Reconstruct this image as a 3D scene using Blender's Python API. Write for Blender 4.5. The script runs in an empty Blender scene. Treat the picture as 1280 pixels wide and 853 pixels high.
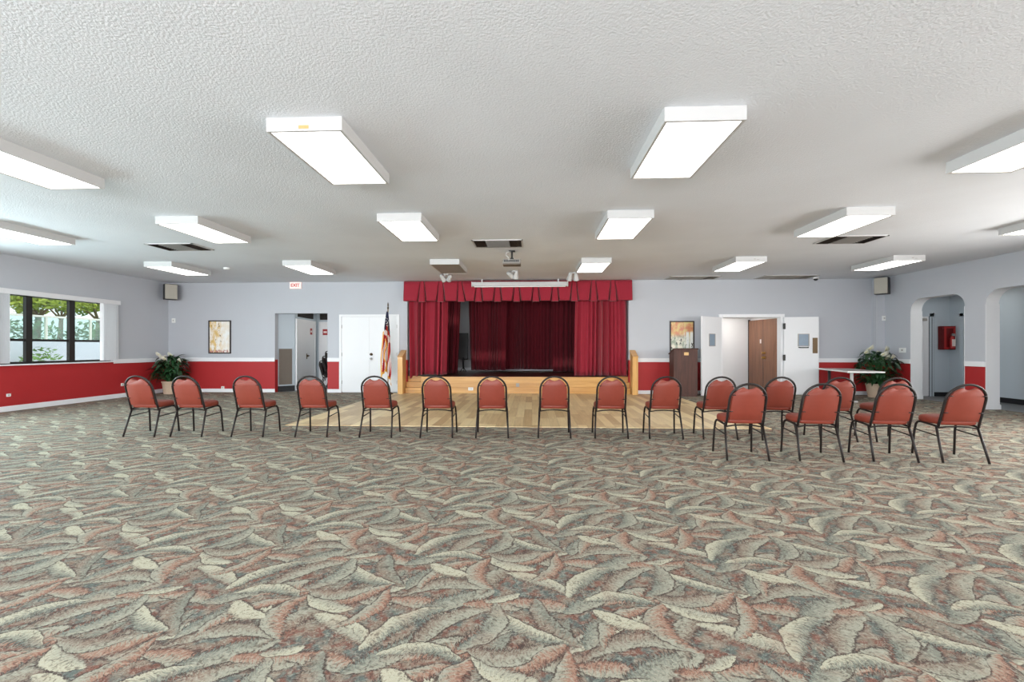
import bpy, bmesh, math, random
from mathutils import Vector, Matrix
PI = math.pi
R = math.radians
scene = bpy.context.scene
COL = scene.collection

# ------------------------------------------------------------------ camera, world, sun, exposure
cam_d = bpy.data.cameras.new('camera')
cam = bpy.data.objects.new('camera', cam_d)
COL.objects.link(cam)
cam.location = (0, 0, 1.30)
cam.rotation_euler = (R(90), 0, math.atan(25 / 570))
cam_d.sensor_width = 36.0
cam_d.lens = 36.0 * 570 / 1280
cam_d.shift_y = 8 / 1280
cam_d.clip_start = 0.05
cam_d.clip_end = 300
scene.camera = cam

world = bpy.data.worlds.new('world')
scene.world = world
world.use_nodes = True
bg = world.node_tree.nodes['Background']
bg.inputs['Color'].default_value = (0.86, 0.93, 1.0, 1)
bg.inputs['Strength'].default_value = 2.6

sun_d = bpy.data.lights.new('sun', 'SUN')
sun_d.energy = 2.6
sun_d.angle = R(2)
sun_d.color = (1.0, 0.95, 0.86)
sun = bpy.data.objects.new('sun', sun_d)
COL.objects.link(sun)
sun.rotation_euler = (R(38), R(-14), 0)          # high and from behind the room: lights the terrace, not the carpet



def daylight_fill(name, loc, rot, sx, sy, power, color=(0.93, 0.97, 1.0)):
    """area light added at an out-of-frame window opening to brighten the room"""
    l = bpy.data.lights.new(name, 'AREA')
    l.shape = 'RECTANGLE'
    l.size, l.size_y = sx, sy
    l.energy = power
    l.color = color
    o = bpy.data.objects.new(name, l)
    COL.objects.link(o)
    o.location = loc
    o.rotation_euler = rot
    return o


daylight_fill('added_daylight', (-10.90, 5.2, 1.685), (0, R(-90), 0), 1.47, 4.4, 720, (0.80, 0.92, 1.0))
daylight_fill('added_daylight', (-10.90, -0.75, 1.685), (0, R(-90), 0), 1.47, 4.5, 460, (0.80, 0.92, 1.0))
daylight_fill('added_daylight', (9.85, 4.7, 1.685), (0, R(90), 0), 1.47, 4.6, 430, (1.0, 0.98, 0.95))
daylight_fill('added_daylight', (9.85, -0.9, 1.685), (0, R(90), 0), 1.47, 4.2, 380, (1.0, 0.98, 0.95))
daylight_fill('added_daylight', (-3.5, -5.28, 1.6), (R(90), 0, 0), 11.0, 2.2, 1300)  # added behind the camera to lift the ceiling and far wall

scene.view_settings.view_transform = 'Standard'
scene.view_settings.look = 'None'
scene.view_settings.gamma = 1.0
scene.view_settings.use_curve_mapping = False
scene.view_settings.exposure = 0.12
LAMP = 4.4                                        # emission of the ceiling diffusers
scene.cycles.max_bounces = 5
scene.cycles.diffuse_bounces = 3
scene.cycles.glossy_bounces = 2
scene.cycles.transparent_max_bounces = 8
scene.cycles.caustics_reflective = False
scene.cycles.caustics_refractive = False
scene.cycles.sample_clamp_indirect = 4.0
scene.cycles.use_denoising = True
scene.cycles.adaptive_threshold = 0.06


# ------------------------------------------------------------------ node helpers
def lin(c):
    return tuple(((v / 255) / 12.92 if v / 255 <= 0.04045 else ((v / 255 + 0.055) / 1.055) ** 2.4) for v in c)


class NB:
    def __init__(self, tree):
        self.t = tree

    def node(self, kind, **kw):
        n = self.t.nodes.new(kind)
        for k, v in kw.items():
            setattr(n, k, v)
        return n

    def put(self, sock, val):
        if isinstance(val, bpy.types.NodeSocket):
            self.t.links.new(val, sock)
        elif val is not None:
            if isinstance(val, (tuple, list)) and len(val) == 3 and sock.type == 'RGBA':
                val = (*val, 1)
            sock.default_value = val

    def m(self, op, a, b=None, c=None, clamp=False):
        n = self.node('ShaderNodeMath', operation=op, use_clamp=clamp)
        self.put(n.inputs[0], a)
        self.put(n.inputs[1], b)
        self.put(n.inputs[2], c)
        return n.outputs[0]

    def mix(self, f, a, b, blend='MIX'):
        n = self.node('ShaderNodeMix', data_type='RGBA', blend_type=blend)
        self.put(n.inputs[0], f)
        self.put(n.inputs[6], a)
        self.put(n.inputs[7], b)
        return n.outputs[2]

    def noise(self, vec, scale, detail=2.0, rough=0.5, dim='3D'):
        n = self.node('ShaderNodeTexNoise', noise_dimensions=dim)
        self.put(n.inputs['Vector'], vec)
        n.inputs['Scale'].default_value = scale
        n.inputs['Detail'].default_value = detail
        n.inputs['Roughness'].default_value = rough
        return n

    def sep(self, vec):
        n = self.node('ShaderNodeSeparateXYZ')
        self.put(n.inputs[0], vec)
        return n.outputs

    def comb(self, x, y, z=0.0):
        n = self.node('ShaderNodeCombineXYZ')
        for i, v in enumerate((x, y, z)):
            self.put(n.inputs[i], v)
        return n.outputs[0]

    def ss(self, v, lo, hi):
        n = self.node('ShaderNodeMapRange', interpolation_type='SMOOTHSTEP')
        self.put(n.inputs[0], v)
        n.inputs[1].default_value = lo
        n.inputs[2].default_value = hi
        return n.outputs[0]


def new_mat(name):
    m = bpy.data.materials.new(name)
    m.use_nodes = True
    nb = NB(m.node_tree)
    bsdf = m.node_tree.nodes['Principled BSDF']
    return m, nb, bsdf


def geo_pos(nb, obj=False):
    if obj:
        return nb.node('ShaderNodeTexCoord').outputs['Object']
    return nb.node('ShaderNodeNewGeometry').outputs['Position']


def mat(name, rgb, rough=0.6, metal=0.0, var=0.06, scale=14.0, bump=0.0, bscale=120.0, spec=0.5, sheen=0.0, coat=0.0, obj=True):
    """plain finish: a base colour with slight procedural variation and an optional fine bump"""
    m, nb, b = new_mat(name)
    c = lin(rgb)
    p = geo_pos(nb, obj)
    n = nb.noise(p, scale, 3.0)
    b.inputs['Base Color'].default_value = (*c, 1)
    nb.put(b.inputs['Base Color'], nb.mix(n.outputs[0], tuple(v * (1 - var) for v in c), tuple(min(1, v * (1 + var)) for v in c)))
    b.inputs['Roughness'].default_value = rough
    b.inputs['Metallic'].default_value = metal
    b.inputs['Specular IOR Level'].default_value = spec
    b.inputs['Sheen Weight'].default_value = sheen
    b.inputs['Coat Weight'].default_value = coat
    if bump:
        bn = nb.noise(p, bscale, 2.0)
        bp = nb.node('ShaderNodeBump')
        bp.inputs['Strength'].default_value = bump
        bp.inputs['Distance'].default_value = 0.01
        nb.put(bp.inputs['Height'], bn.outputs[0])
        nb.put(b.inputs['Normal'], bp.outputs[0])
    return m


def emit_mat(name, rgb, strength):
    m, nb, b = new_mat(name)
    b.inputs['Base Color'].default_value = (*lin(rgb), 1)
    b.inputs['Emission Color'].default_value = (*lin(rgb), 1)
    b.inputs['Emission Strength'].default_value = strength
    b.inputs['Roughness'].default_value = 0.5
    return m


def glass_mat(name, tint=(235, 245, 245), gloss=0.06):
    m, nb, b = new_mat(name)
    t = m.node_tree
    tr = nb.node('ShaderNodeBsdfTransparent')
    tr.inputs[0].default_value = (*lin(tint), 1)
    gl = nb.node('ShaderNodeBsdfGlossy')
    gl.inputs['Roughness'].default_value = 0.03
    mx = nb.node('ShaderNodeMixShader')
    mx.inputs[0].default_value = gloss
    t.links.new(tr.outputs[0], mx.inputs[1])
    t.links.new(gl.outputs[0], mx.inputs[2])
    t.links.new(mx.outputs[0], t.nodes['Material Output'].inputs[0])
    return m


def wood_mat(name, light, dark, scale=1.0, axis='z', rough=0.4, coat=0.2):
    m, nb, b = new_mat(name)
    x, y, z = nb.sep(geo_pos(nb, True))
    k = {'x': (1.2, 22, 22), 'y': (22, 1.2, 22), 'z': (22, 22, 1.2)}[axis]
    v = nb.comb(nb.m('MULTIPLY', x, k[0] * scale), nb.m('MULTIPLY', y, k[1] * scale), nb.m('MULTIPLY', z, k[2] * scale))
    n = nb.noise(v, 1.0, 5.0, 0.6)
    n.inputs['Distortion'].default_value = 0.6
    f = nb.ss(n.outputs[0], 0.3, 0.7)
    nb.put(b.inputs['Base Color'], nb.mix(f, lin(dark), lin(light)))
    b.inputs['Roughness'].default_value = rough
    b.inputs['Coat Weight'].default_value = coat
    return m


# ------------------------------------------------------------------ the leaf-patterned carpet
CW, CH = 0.915, 0.90                 # half-drop repeat of the weave


def leaf_group():
    g = bpy.data.node_groups.new('leaf_layer', 'ShaderNodeTree')
    I = g.interface

    def inp(name, typ, d=None):
        s = I.new_socket(name, in_out='INPUT', socket_type=typ)
        if d is not None:
            s.default_value = d
    inp('P', 'NodeSocketVector')
    inp('Below', 'NodeSocketColor')
    for nm in ('Cx', 'Cy', 'Cos', 'Sin', 'InvL', 'InvW', 'Bend', 'Veins'):
        inp(nm, 'NodeSocketFloat', 1.0)
    for nm in ('Light', 'Mid', 'Dark', 'Gap'):
        inp(nm, 'NodeSocketColor')
    I.new_socket('Color', in_out='OUTPUT', socket_type='NodeSocketColor')
    nb = NB(g)
    gi = nb.node('NodeGroupInput').outputs
    go = nb.node('NodeGroupOutput')
    px, py, _ = nb.sep(gi['P'])
    dx = nb.m('SUBTRACT', px, gi['Cx'])
    i = nb.m('ROUND', nb.m('DIVIDE', dx, CW))
    dx = nb.m('MULTIPLY_ADD', i, -CW, dx)
    dy = nb.m('MULTIPLY_ADD', i, -CH / 2, nb.m('SUBTRACT', py, gi['Cy']))
    dy = nb.m('MULTIPLY_ADD', nb.m('ROUND', nb.m('DIVIDE', dy, CH)), -CH, dy)
    u = nb.m('MULTIPLY_ADD', nb.m('ADD', nb.m('MULTIPLY', dx, gi['Cos']), nb.m('MULTIPLY', dy, gi['Sin'])), gi['InvL'], 0.5)
    v = nb.m('MULTIPLY', nb.m('SUBTRACT', nb.m('MULTIPLY', dy, gi['Cos']), nb.m('MULTIPLY', dx, gi['Sin'])), gi['InvW'])
    uc = nb.m('MULTIPLY', u, 1.0, clamp=True)
    q = nb.m('MULTIPLY', nb.m('MULTIPLY', uc, nb.m('SUBTRACT', 1.0, uc)), 4.0)      # 0..1..0
    v = nb.m('SUBTRACT', v, nb.m('MULTIPLY', gi['Bend'], nb.m('SUBTRACT', q, 0.6)))
    a = nb.m('ABSOLUTE', v)
    hw = nb.m('POWER', q, 0.6)
    x = nb.m('ADD', nb.m('MULTIPLY', uc, gi['Veins']), nb.m('MULTIPLY', a, -7.0))
    comb = nb.m('MULTIPLY_ADD', nb.m('ADD', nb.m('SINE', x), nb.m('SINE', nb.m('MULTIPLY_ADD', x, 2.37, nb.m('MULTIPLY', v, 3.0)))), 0.25, 0.5)
    trail = nb.m('GREATER_THAN', v, 0.0)                                  # the fringed edge of the plume
    edge = nb.m('MULTIPLY', hw, nb.m('SUBTRACT', 1.0, nb.m('MULTIPLY', nb.m('MULTIPLY_ADD', trail, 0.42, 0.10), nb.m('SUBTRACT', 1.0, comb))))
    e = nb.m('SUBTRACT', edge, a)
    mask = nb.m('MULTIPLY', e, 16.0, clamp=True)
    halo = nb.m('MULTIPLY', nb.ss(e, -0.20, 0.0), nb.m('MULTIPLY', q, 3.0, clamp=True))
    t = nb.m('DIVIDE', v, nb.m('MAXIMUM', hw, 0.05))
    k = nb.m('ADD', nb.m('MULTIPLY_ADD', t, 0.42, 0.40), nb.m('MULTIPLY_ADD', comb, 0.42, -0.21))
    k = nb.m('MULTIPLY_ADD', nb.m('SUBTRACT', 0.6, uc), 0.38, k)
    col = nb.mix(nb.ss(k, 0.16, 0.62), gi['Light'], gi['Mid'])
    col = nb.mix(nb.m('MULTIPLY', nb.ss(k, 0.60, 0.98), 0.85), col, gi['Dark'])
    below = nb.mix(halo, gi['Below'], gi['Gap'])
    g.links.new(nb.mix(mask, below, col), go.inputs['Color'])
    return g


def carpet_mat():
    m, nb, b = new_mat('carpet_leaves')
    pos = geo_pos(nb)
    wob = nb.noise(pos, 9.0, 2.0)
    dv = nb.node('ShaderNodeVectorMath', operation='MULTIPLY_ADD')
    nb.put(dv.inputs[0], wob.outputs['Color'])
    dv.inputs[1].default_value = (0.05, 0.05, 0.0)
    nb.put(dv.inputs[2], pos)
    wob2 = nb.noise(pos, 34.0, 2.0)
    dv2 = nb.node('ShaderNodeVectorMath', operation='MULTIPLY_ADD')
    nb.put(dv2.inputs[0], wob2.outputs['Color'])
    dv2.inputs[1].default_value = (0.015, 0.015, 0.0)
    nb.put(dv2.inputs[2], dv.outputs[0])
    P = dv2.outputs[0]
    CREAM, SAGE, TAUPE = lin((184, 180, 158)), lin((156, 155, 139)), lin((134, 121, 107))
    SALMON, RUST, MAROON = lin((156, 118, 100)), lin((120, 80, 68)), lin((74, 48, 47))
    TEAL, GREYT = lin((92, 104, 100)), lin((128, 131, 119))
    GAP = lin((62, 52, 49))
    base = nb.mix(nb.ss(nb.noise(pos, 9.0, 3.0).outputs[0], 0.42, 0.58), TAUPE, TEAL)
    base = nb.mix(nb.ss(nb.noise(pos, 16.0, 3.0).outputs[0], 0.45, 0.65), base, RUST)
    g = leaf_group()
    rnd = random.Random(11)
    leaves = []
    PALS = ((SAGE, TAUPE, MAROON), (SAGE, SALMON, RUST), (CREAM, GREYT, TEAL), (SAGE, GREYT, TEAL), (CREAM, SAGE, RUST), (SAGE, SALMON, MAROON), (GREYT, TAUPE, MAROON))
    for k in range(16):             # underlayer that covers the ground
        an = rnd.choice((25, 205, 155, 335, 60, 240)) + rnd.uniform(-25, 25)
        leaves.append(((k % 4 + 0.5) * CW / 4 + rnd.uniform(-0.05, 0.05), (k // 4 + 0.5) * CH / 4 + rnd.uniform(-0.05, 0.05), an, rnd.uniform(0.34, 0.46),
                       rnd.uniform(0.060, 0.080), rnd.uniform(-1.2, 1.2), rnd.uniform(84, 120), PALS[(k * 5) % len(PALS)]))
    for (ox, oy, a0, n, sg) in ((0.22, 0.20, 12, 6, 1), (0.66, 0.60, 190, 6, -1)):     # two fans of arching plumes
        for j in range(n):
            an = a0 + j * 47 + rnd.uniform(-14, 14)
            L = rnd.uniform(0.32, 0.47)
            r = L * rnd.uniform(0.5, 0.62)
            leaves.append((ox + r * math.cos(R(an)), oy + r * math.sin(R(an)), an, L, rnd.uniform(0.050, 0.074),
                           sg * rnd.uniform(0.7, 1.6), rnd.uniform(84, 130), PALS[(j * 3 + (0 if sg > 0 else 2)) % len(PALS)]))
    # a few pale broad leaves on top
    leaves.append((0.45, 0.42, 150, 0.27, 0.058, 0.5, 80.0, (CREAM, CREAM, TAUPE)))
    leaves.append((0.80, 0.14, 20, 0.20, 0.036, -0.3, 70.0, (CREAM, SAGE, RUST)))
    c = base
    for (cx, cy, an, L, W, bend, nv, pal) in leaves:
        n = nb.node('ShaderNodeGroup')
        n.node_tree = g
        nb.put(n.inputs['P'], P)
        nb.put(n.inputs['Below'], c)
        for k, val in (('Cx', cx), ('Cy', cy), ('Cos', math.cos(R(an))), ('Sin', math.sin(R(an))), ('InvL', 1 / L), ('InvW', 1 / W),
                       ('Bend', bend), ('Veins', float(nv))):
            n.inputs[k].default_value = val
        for k, val in zip(('Light', 'Mid', 'Dark', 'Gap'), (*pal, GAP)):
            n.inputs[k].default_value = (*val, 1)
        c = n.outputs['Color']
    # swirling tufts and blotches of dye over the plumes
    sw = nb.noise(P, 40.0, 3.0, 0.65)
    sw.inputs['Distortion'].default_value = 1.6
    bl = nb.noise(pos, 6.0, 2.0)
    c = nb.mix(nb.m('MULTIPLY', nb.ss(bl.outputs[0], 0.54, 0.68), 0.22), c, SALMON)
    c = nb.mix(nb.m('MULTIPLY', nb.m('SUBTRACT', 1.0, nb.ss(sw.outputs[0], 0.36, 0.48)), 0.62), c, GAP)
    c = nb.mix(nb.m('MULTIPLY', nb.ss(sw.outputs[0], 0.52, 0.64), 0.42), c, lin((176, 176, 160)))
    # hatch of the yarn
    x, y, _ = nb.sep(pos)
    hv = nb.comb(nb.m('MULTIPLY', x, 60.0), nb.m('MULTIPLY', y, 190.0), 0.0)
    hn = nb.noise(hv, 1.0, 2.0, 0.6)
    fine = nb.noise(pos, 260.0, 1.0)
    f = nb.m('ADD', nb.m('MULTIPLY', hn.outputs[0], 0.5), nb.m('MULTIPLY', fine.outputs[0], 0.5))
    c = nb.mix(nb.m('SUBTRACT', 1.0, nb.ss(f, 0.28, 0.5)), c, nb.mix(0.5, c, RUST))
    c = nb.mix(nb.ss(f, 0.5, 0.75), c, nb.mix(0.45, c, CREAM))
    nb.put(b.inputs['Base Color'], c)
    b.inputs['Roughness'].default_value = 0.9
    b.inputs['Specular IOR Level'].default_value = 0.2
    bp = nb.node('ShaderNodeBump')
    bp.inputs['Strength'].default_value = 0.35
    bp.inputs['Distance'].default_value = 0.004
    nb.put(bp.inputs['Height'], f)
    nb.put(b.inputs['Normal'], bp.outputs[0])
    return m


def ceiling_mat():
    m, nb, b = new_mat('popcorn_ceiling')
    pos = geo_pos(nb)
    n1 = nb.noise(pos, 55.0, 3.0, 0.55)
    v = nb.node('ShaderNodeTexVoronoi')
    nb.put(v.inputs['Vector'], pos)
    v.inputs['Scale'].default_value = 60.0
    h = nb.m('SUBTRACT', nb.m('MULTIPLY', n1.outputs[0], 1.4), nb.m('MULTIPLY', v.outputs['Distance'], 0.5))
    c = lin((228, 231, 236))
    nb.put(b.inputs['Base Color'], nb.mix(nb.ss(nb.noise(pos, 0.8, 3.0).outputs[0], 0.3, 0.7), tuple(k * 0.95 for k in c), c))
    b.inputs['Roughness'].default_value = 0.95
    bp = nb.node('ShaderNodeBump')
    bp.inputs['Strength'].default_value = 0.28
    bp.inputs['Distance'].default_value = 0.012
    nb.put(bp.inputs['Height'], h)
    nb.put(b.inputs['Normal'], bp.outputs[0])
    return m


def plank_mat(name):
    m, nb, b = new_mat(name)
    x, y, z = nb.sep(geo_pos(nb))
    bw = 0.15
    i = nb.m('FLOOR', nb.m('DIVIDE', x, bw))
    wn = nb.node('ShaderNodeTexWhiteNoise', noise_dimensions='1D')
    nb.put(wn.inputs['W'], i)
    yo = nb.m('ADD', y, nb.m('MULTIPLY', wn.outputs['Value'], 1.7))
    j = nb.m('FLOOR', nb.m('DIVIDE', yo, 1.22))
    wn2 = nb.node('ShaderNodeTexWhiteNoise', noise_dimensions='2D')
    nb.put(wn2.inputs['Vector'], nb.comb(i, j))
    gr = nb.noise(nb.comb(nb.m('MULTIPLY', x, 26.0), nb.m('MULTIPLY', y, 2.0), nb.m('MULTIPLY', j, 3.1)), 1.0, 4.0, 0.6)
    f = nb.m('ADD', nb.m('MULTIPLY', wn2.outputs['Value'], 0.6), nb.m('MULTIPLY', gr.outputs[0], 0.55))
    c = nb.mix(nb.ss(f, 0.15, 0.95), lin((190, 160, 116)), lin((236, 214, 168)))
    gap = nb.m('LESS_THAN', nb.m('FRACT', nb.m('DIVIDE', x, bw)), 0.02)
    gap2 = nb.m('LESS_THAN', nb.m('FRACT', nb.m('DIVIDE', yo, 1.22)), 0.003)
    c = nb.mix(nb.m('MULTIPLY', nb.m('MAXIMUM', gap, gap2), 0.5), c, lin((90, 66, 42)))
    nb.put(b.inputs['Base Color'], c)
    b.inputs['Roughness'].default_value = 0.42
    return m


M = {}
M['carpet'] = carpet_mat()
M['ceiling'] = ceiling_mat()
M['plank'] = plank_mat('oak_planks')
M['grey_paint'] = mat('grey_blue_paint', (190, 192, 198), 0.7, var=0.02, scale=2, bump=0.08, bscale=160, spec=0.3, obj=False)
M['red_paint'] = mat('red_paint', (172, 42, 44), 0.5, var=0.03, scale=2, bump=0.05, bscale=160, spec=0.35, obj=False)
M['white_paint'] = mat('white_paint', (236, 236, 238), 0.5, var=0.015, scale=3, obj=False)
M['white_metal'] = mat('white_metal', (196, 195, 194), 0.45, var=0.015, scale=6)
M['white_plastic'] = mat('white_plastic', (235, 235, 232), 0.4, var=0.01)
M['beige_plastic'] = mat('beige_plastic', (176, 170, 158), 0.6, var=0.05, scale=40, bump=0.1, bscale=300)
M['black_plastic'] = mat('black_plastic', (26, 25, 25), 0.5, var=0.1)
M['black_rubber'] = mat('black_rubber', (20, 22, 26), 0.6, var=0.1)
M['chair_frame'] = mat('hammered_brown_metal', (34, 27, 25), 0.45, metal=0.1, var=0.25, scale=300, bump=0.15, bscale=500, spec=0.35)
M['vinyl'] = mat('rust_vinyl', (128, 56, 42), 0.46, var=0.07, scale=26, bump=0.06, bscale=220, spec=0.35)
M['dark_vinyl'] = mat('dark_vinyl', (52, 40, 38), 0.45, var=0.1, scale=26)
M['lamp_on'] = emit_mat('lit_diffuser', (255, 254, 251), LAMP)
M['lamp_off'] = mat('unlit_diffuser', (150, 148, 142), 0.5, var=0.03, scale=40)
M['tape'] = mat('orange_tape', (214, 160, 104), 0.7, var=0.1, scale=60)
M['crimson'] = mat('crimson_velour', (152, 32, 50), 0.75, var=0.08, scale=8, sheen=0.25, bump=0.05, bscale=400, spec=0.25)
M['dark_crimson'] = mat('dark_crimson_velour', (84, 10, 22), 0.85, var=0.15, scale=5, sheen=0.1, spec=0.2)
M['honey_wood'] = wood_mat('honey_oak', (222, 172, 104), (196, 142, 78), 0.6, 'x', 0.35, 0.3)
M['honey_wood_v'] = wood_mat('honey_oak_upright', (226, 178, 108), (200, 146, 82), 0.6, 'z', 0.35, 0.3)
M['stage_wood'] = wood_mat('dark_stage_boards', (86, 52, 34), (56, 32, 20), 0.7, 'x', 0.3, 0.3)
M['walnut'] = wood_mat('dark_walnut', (88, 54, 44), (66, 40, 33), 1.3, 'z', 0.6, 0.0)
M['brown_door'] = wood_mat('brown_door_veneer', (148, 98, 68), (120, 78, 52), 0.8, 'z', 0.3, 0.3)
M['bronze'] = mat('bronze_plate', (92, 74, 52), 0.4, metal=0.6, var=0.1)
M['chrome'] = mat('brushed_chrome', (200, 198, 194), 0.25, metal=1.0, var=0.04)
M['brass'] = mat('brass', (202, 160, 92), 0.3, metal=0.9, var=0.05)
M['gold_plate'] = mat('gold_plate', (206, 168, 112), 0.4, metal=0.3, var=0.05)
M['dark_frame'] = mat('dark_picture_frame', (44, 34, 32), 0.4, var=0.1)
M['window_frame'] = mat('dark_bronze_aluminium', (40, 36, 33), 0.4, metal=0.3, var=0.1)
M['glass'] = glass_mat('window_glass', (226, 232, 230), 0.04)
M['door_glass'] = mat('door_glass', (138, 154, 170), 0.45, var=0.12, scale=9, spec=0.4)
M['blind'] = mat('white_blind', (232, 231, 233), 0.55, var=0.02)
M['vent_metal'] = mat('vent_metal', (168, 162, 155), 0.5, var=0.04)
M['vent_dark'] = mat('vent_cavity', (48, 40, 36), 0.8, var=0.1)
M['brown_grille'] = mat('brown_grille', (112, 102, 92), 0.6, var=0.06)
M['pot'] = mat('stone_pot', (196, 172, 148), 0.8, var=0.08, scale=20, bump=0.2, bscale=90)
M['soil'] = mat('soil', (52, 40, 32), 0.95, var=0.2, scale=60)
M['leaf'] = mat('lily_leaf', (34, 68, 36), 0.4, var=0.4, scale=6)
M['stem'] = mat('lily_stem', (60, 96, 48), 0.6, var=0.2)
M['petal'] = mat('lily_spathe', (232, 230, 214), 0.6, var=0.04)
M['spadix'] = mat('lily_spadix', (214, 204, 150), 0.7, var=0.1)
M['tile'] = mat('grey_hall_floor', (124, 124, 124), 0.4, var=0.06, scale=5, obj=False)
M['hall_paint'] = mat('hall_paint', (192, 202, 210), 0.7, var=0.02, scale=2, obj=False)
M['red_cabinet'] = mat('red_cabinet', (104, 18, 20), 0.4, var=0.08)
M['red_sign'] = mat('red_sign', (168, 44, 44), 0.5, var=0.05)
M['sign_white'] = mat('sign_face', (240, 226, 222), 0.4, var=0.02)
M['exit_red'] = mat('exit_letters', (190, 40, 34), 0.5, var=0.03)
M['exit_face'] = emit_mat('exit_face', (250, 226, 220), 0.30)
M['projector'] = mat('projector_shell', (140, 136, 130), 0.5, var=0.06)
M['table_top'] = mat('grey_laminate', (176, 164, 160), 0.35, var=0.05, scale=40)
M['stage_wall'] = mat('backstage_paint', (190, 190, 190), 0.8, var=0.03)
M['terrace'] = mat('terrace_concrete', (206, 204, 198), 0.9, var=0.05, scale=3, obj=False)
M['planter'] = mat('planter_render', (214, 214, 222), 0.9, var=0.04, scale=2, obj=False)
M['lawn'] = mat('lawn', (90, 120, 50), 0.95, var=0.3, scale=4, obj=False)
M['rail_metal'] = mat('rail_metal', (226, 220, 208), 0.4, var=0.03)
M['fence_glass'] = glass_mat('fence_glass', (226, 238, 234), 0.10)
M['bark'] = mat('pale_bark', (150, 122, 96), 0.9, var=0.25, scale=12, bump=0.4, bscale=30)
M['lime_leaf'] = mat('lime_leaf', (176, 186, 70), 0.6, var=0.4, scale=3)
M['mid_leaf'] = mat('garden_leaf', (112, 142, 74), 0.6, var=0.4, scale=3)
M['palm_leaf'] = mat('palm_leaf', (72, 96, 44), 0.6, var=0.35, scale=3)


# ------------------------------------------------------------------ mesh helpers
class MB:
    def __init__(self):
        self.bm = bmesh.new()
        self.mi = 0

    def face(self, vs):
        try:
            f = self.bm.faces.new(vs)
            f.material_index = self.mi
            return f
        except ValueError:
            return None

    def quad(self, *pts):
        return self.face([self.bm.verts.new(p) for p in pts])

    def box(self, x0, x1, y0, y1, z0, z1, mtx=None):
        x0, x1 = min(x0, x1), max(x0, x1)
        y0, y1 = min(y0, y1), max(y0, y1)
        z0, z1 = min(z0, z1), max(z0, z1)
        c = [(x0, y0, z0), (x1, y0, z0), (x1, y1, z0), (x0, y1, z0), (x0, y0, z1), (x1, y0, z1), (x1, y1, z1), (x0, y1, z1)]
        if mtx is not None:
            c = [mtx @ Vector(p) for p in c]
        v = [self.bm.verts.new(p) for p in c]
        for f in ((3, 2, 1, 0), (4, 5, 6, 7), (0, 1, 5, 4), (1, 2, 6, 5), (2, 3, 7, 6), (3, 0, 4, 7)):
            self.face([v[i] for i in f])
        return self

    def prism(self, pts, z0, z1, mtx=None):
        """extrude a plan outline (x, y) from z0 to z1"""
        lo = [Vector((p[0], p[1], z0)) for p in pts]
        hi = [Vector((p[0], p[1], z1)) for p in pts]
        if mtx is not None:
            lo = [mtx @ p for p in lo]
            hi = [mtx @ p for p in hi]
        lo = [self.bm.verts.new(p) for p in lo]
        hi = [self.bm.verts.new(p) for p in hi]
        n = len(pts)
        self.face(lo[::-1])
        self.face(hi)
        for i in range(n):
            self.face([lo[i], lo[(i + 1) % n], hi[(i + 1) % n], hi[i]])
        return self

    def rings(self, rings, close_u=True, cap=True):
        vr = [[self.bm.verts.new(p) for p in r] for r in rings]
        n = len(vr[0])
        for a, b in zip(vr, vr[1:]):
            for i in range(n if close_u else n - 1):
                j = (i + 1) % n
                self.face([a[i], a[j], b[j], b[i]])
        if cap and close_u:
            self.face(vr[0][::-1])
            self.face(vr[-1])
        return self

    def tube(self, pts, r, seg=8, cap=True):
        pts = [Vector(p) for p in pts]
        rad = r if isinstance(r, (list, tuple)) else [r] * len(pts)
        rings = []
        up = None
        for i, p in enumerate(pts):
            if i == 0:
                d = pts[1] - p
            elif i == len(pts) - 1:
                d = p - pts[i - 1]
            else:
                d = (pts[i + 1] - p).normalized() + (p - pts[i - 1]).normalized()
            d.normalize()
            if up is None:
                up = Vector((0, 0, 1)) if abs(d.z) < 0.9 else Vector((1, 0, 0))
            s = d.cross(up)
            s.normalize()
            up = s.cross(d)
            up.normalize()
            rings.append([p + (s * math.cos(2 * PI * k / seg) + up * math.sin(2 * PI * k / seg)) * rad[i] for k in range(seg)])
        return self.rings(rings, True, cap)

    def lathe(self, prof, seg=20, mtx=None, cap=True):
        rings = []
        for (r, z) in prof:
            ring = [Vector((r * math.cos(2 * PI * k / seg), r * math.sin(2 * PI * k / seg), z)) for k in range(seg)]
            if mtx is not None:
                ring = [mtx @ p for p in ring]
            rings.append(ring)
        return self.rings(rings, True, cap)

    def grid(self, f, nu, nv):
        vs = [[self.bm.verts.new(f(i / nu, j / nv)) for j in range(nv + 1)] for i in range(nu + 1)]
        for i in range(nu):
            for j in range(nv):
                self.face([vs[i][j], vs[i + 1][j], vs[i + 1][j + 1], vs[i][j + 1]])
        return self

    def build(self, name, mats, parent=None, smooth=False, bevel=0.0, solid=0.0, segs=2, fix=True):
        if fix:
            bmesh.ops.recalc_face_normals(self.bm, faces=self.bm.faces)
        me = bpy.data.meshes.new(name)
        self.bm.to_mesh(me)
        self.bm.free()
        if not isinstance(mats, (list, tuple)):
            mats = [mats]
        for m in mats:
            me.materials.append(m)
        if smooth:
            for p in me.polygons:
                p.use_smooth = True
        o = bpy.data.objects.new(name, me)
        COL.objects.link(o)
        if parent is not None:
            o.parent = parent
        if solid:
            s = o.modifiers.new('thickness', 'SOLIDIFY')
            s.thickness = solid
            s.offset = 0
        if bevel:
            b = o.modifiers.new('bevel', 'BEVEL')
            b.width = bevel
            b.segments = segs
            b.limit_method = 'ANGLE'
            b.angle_limit = R(40)
            b.harden_normals = False
        return o


def boxes(*bs):
    mb = MB()
    for b in bs:
        mb.box(*b)
    return mb


def tag(o, label=None, cat=None, group=None, kind=None):
    if label:
        o['label'] = label
    if cat:
        o['category'] = cat
    if group:
        o['group'] = group
    if kind:
        o['kind'] = kind
    return o


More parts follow.
